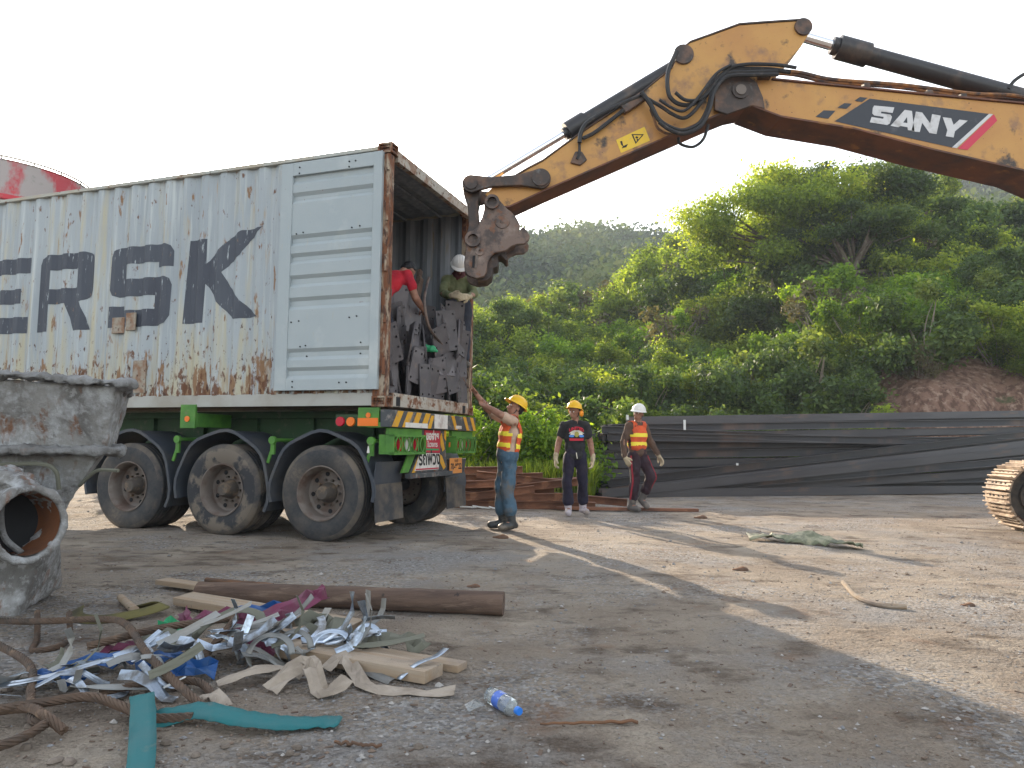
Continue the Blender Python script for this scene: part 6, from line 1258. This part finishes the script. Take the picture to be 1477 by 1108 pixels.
# bright bushes in front, left of the beams
for x, y, sc, k, lab in ((-.9, 15.6, .92, 'bright', 'bright green bush directly behind the pointing man'), (.1, 15.8, .88, 'bright', 'bright bush between the pointing man and the man in black'), (1.2, 15.5, .90, 'bright', 'bright green bush rising behind the helmet of the man in black'), (-2.6, 16.2, .9, 'bush', 'green bush half hidden behind the trailer flap'), (.6, 17.8, .95, 'bush', 'larger green bush behind the bright bushes near the beam ends'), (-1.4, 18.2, 1.1, 'dark', 'dark green bush behind the trailer plate'), (2.2, 18.3, .9, 'dark', 'dark bush behind the left ends of the steel beams'),
    (11.7, 19.9, .62, 'bright', 'low bright shrub behind the beams beside the red earth bank'), (-5, 17.5, 1.0, 'bush', 'green bush hidden behind the trailer wheels'), (-8, 18.5, 1.1, 'bush', 'green bush far left behind the container')):
    put(k, x, y, sc, label=lab, group=None)
for x, y, sc in ((12.6, 20.7, .5), (14.5, 20.9, .42), (17.0, 21.1, .5), (19.6, 21.4, .45), (13.2, 22.9, .7), (16.2, 23.0, .6)): put('dry' if x != 16.2 else 'bush', x, y, sc)
# taller darker trees at the left behind the coupler
for x, y, sc in ((-3.2, 38, .95), (-1.0, 40, 1.0), (1.0, 39, .85), (-6, 41, 1.1), (21.5, 31.5, .6), (19, 36, .75)): put('tree', x, y, sc)
# the big spreading tree
def big_tree(x, y, H, W, seed, label, nb=52, n=80000, size=.16, group=None, m='leaf_dark'):
    rg = random.Random(seed); rs = np.random.RandomState(seed); blobs = []; root = empty('spreading_tree', (x, y, hz(x, y)-.2), 0, label, 'tree', group); tr = MB()
    forks = [(Vector((rg.uniform(-.12, .12)*W, rg.uniform(-.2, .2)*W, H*rg.uniform(.30, .42)))) for _ in range(5)]
    for k in range(nb):
        a = rg.random()*2*PI; rad = W*math.sqrt(rg.random()); f = rg.random(); top = H*(.97-.30*(rad/W)**2); zz = top - H*.36*f**1.4
        b = W*rg.uniform(.12, .24); blobs.append(((rad*math.cos(a), rad*.6*math.sin(a), zz), (b*1.15, b*1.0, b*.62), .42 + rg.gauss(0, .16) + .12*(1-f)))
        fk = forks[k % 5]; e = Vector(blobs[-1][0]); P = smooth_path([fk, fk.lerp(e, .5)+Vector((rg.gauss(0, .3), rg.gauss(0, .3), rg.uniform(-.1, .5))), e], 4); tr.tube(P, [max(.02, .10*(1-.8*i/(len(P)-1))) for i in range(len(P))], 5)
    for i, fk in enumerate(forks): tr.tube(smooth_path([Vector((.15*i-.3, 0, -.4)), fk*.5+Vector((rg.gauss(0, .2), 0, 0)), fk], 5), [.26-.011*k for k in range(11)], 7)
    V, t = leaf_arrays(blobs, n, size, rs, shell=.3); me = leaf_mesh('crown', V, t, m); c = bpy.data.objects.new('crown', me); COL.objects.link(c); c.parent = root; tr.build('trunk', 'trunk_bark', root, smooth=True); return root
big_tree(14.3, 36, 7.3, 5.6, 5, 'large spreading tree with feathery flat crown rising highest above the slope', m='leaf_mid')
big_tree(18.2, 37, 7.9, 4.8, 8, 'second large spreading tree just right of the highest crown, under the boom', 36, 52000)
big_tree(16.0, 33.5, 6.2, 3.6, 12, 'lower spreading tree with visible trunks in front of the two large crowns', 26, 32000)
# far wood on the ridge
rs = np.random.RandomState(3); N_ = 13000; VV = []; TT = []
yy = 60 + 215*rs.random(N_)**.85; az = -.22 + 1.0*rs.random(N_); xx = az*yy
hzv = np.array([hz(float(a), float(b)) for a, b in zip(xx, yy)]); q = 14
rad = (1.1+1.4*rs.random(N_))*(.8+yy/500); shade = np.array([noise.noise(Vector((float(a)*.03, float(b)*.03, 50))) for a, b in zip(xx, yy)])
c = np.stack([xx, yy, hzv], 1)[:, None, :] + np.stack([rs.normal(size=(N_, q))*.5, rs.normal(size=(N_, q))*.5, np.abs(rs.normal(size=(N_, q)))*.75+.1], 2)*rad[:, None, None]
c = c.reshape(-1, 3); n_ = len(c); nr = rs.normal(size=(n_, 3)) + np.array([0, -.4, .8]); nr /= np.linalg.norm(nr, axis=1)[:, None]; t = np.cross(nr, rs.normal(size=(n_, 3))); t /= np.linalg.norm(t, axis=1)[:, None]; b = np.cross(nr, t)
s = (np.repeat(rad, q)*(.2+.42*rs.random(n_)))[:, None]; t = t*s*.6; b = b*s*.4
V = np.stack([c-t, c+b, c+t, c-b], 1).reshape(-1, 3); tint = np.clip(.42 + np.repeat(shade, q)*.9 + rs.normal(size=n_)*.16, 0, 1)
me = leaf_mesh('far_wood', V, tint, 'leaf_far'); o = bpy.data.objects.new('far_wood', me); COL.objects.link(o); tag(o, 'hazy dense woodland covering the far ridge', 'far woodland', kind='stuff')
# tall grass in front of the bushes
rs = np.random.RandomState(6); N_ = 7000
gx = rs.normal(.15, 1.0, N_); gy = 13.9 + np.abs(rs.normal(0, .8, N_)); gx[:1500] = rs.normal(1.6, .5, 1500); gx[1500:2200] = rs.uniform(-6, -1, 700); gx = np.minimum(gx, 1.2 + .4*rs.random(N_))
gx[5600:] = rs.uniform(3, 15, 1400); gy[5600:] = 20.2 + rs.random(1400)*.8
h_ = (.35+.5*rs.random(N_)); a = rs.random(N_)*6.28; ln = .5*rs.random(N_); w_ = .014
p0 = np.stack([gx, gy, np.zeros(N_)], 1); d = np.stack([np.cos(a), np.sin(a), np.zeros(N_)], 1); sdv = np.stack([-np.sin(a), np.cos(a), np.zeros(N_)], 1)*w_
m_ = p0 + d*(ln*h_*.35)[:, None] + np.array([0, 0, 1])*(h_*.65)[:, None]; e = p0 + d*(ln*h_)[:, None] + np.array([0, 0, 1])*(h_*(1-.25*ln))[:, None]
V = np.concatenate([np.stack([p0-sdv, p0+sdv, m_+sdv, m_-sdv], 1).reshape(-1, 3), np.stack([m_-sdv, m_+sdv, e+sdv*.2, e-sdv*.2], 1).reshape(-1, 3)]); tint = np.clip(np.tile(.5 + .25*rs.normal(size=N_), 2), 0, 1)
me = leaf_mesh('tall_grass', V, tint, 'leaf_mid'); o = bpy.data.objects.new('tall_grass', me); COL.objects.link(o); tag(o, 'tall bright grass growing behind the rusty beams', 'grass', kind='stuff')
for L_ in protosP.values():
    for p in L_:
        if not p.get('_used'):
            for c in list(p.children): bpy.data.objects.remove(c)
            bpy.data.objects.remove(p)
for o in bpy.data.objects:
    if '_used' in o: del o['_used']
# ------------------------------------------------------------------ evening air
m = bpy.data.materials.new('haze'); m.use_nodes = True; N = m.node_tree.nodes; N.remove(N['Principled BSDF']); pvn = N.new('ShaderNodeVolumePrincipled'); pvn.inputs['Color'].default_value = (.82, .90, 1, 1); pvn.inputs['Density'].default_value = .0008; pvn.inputs['Anisotropy'].default_value = .0
m.node_tree.links.new(pvn.outputs[0], N['Material Output'].inputs['Volume']); MATS['haze'] = m
o = MB().bx(-620, 620, -420, 620, -6, 112).build('haze', 'haze'); tag(o, 'thin evening haze filling the valley air', 'haze', kind='stuff')
for nm in ('ground', 'hillside'): pass
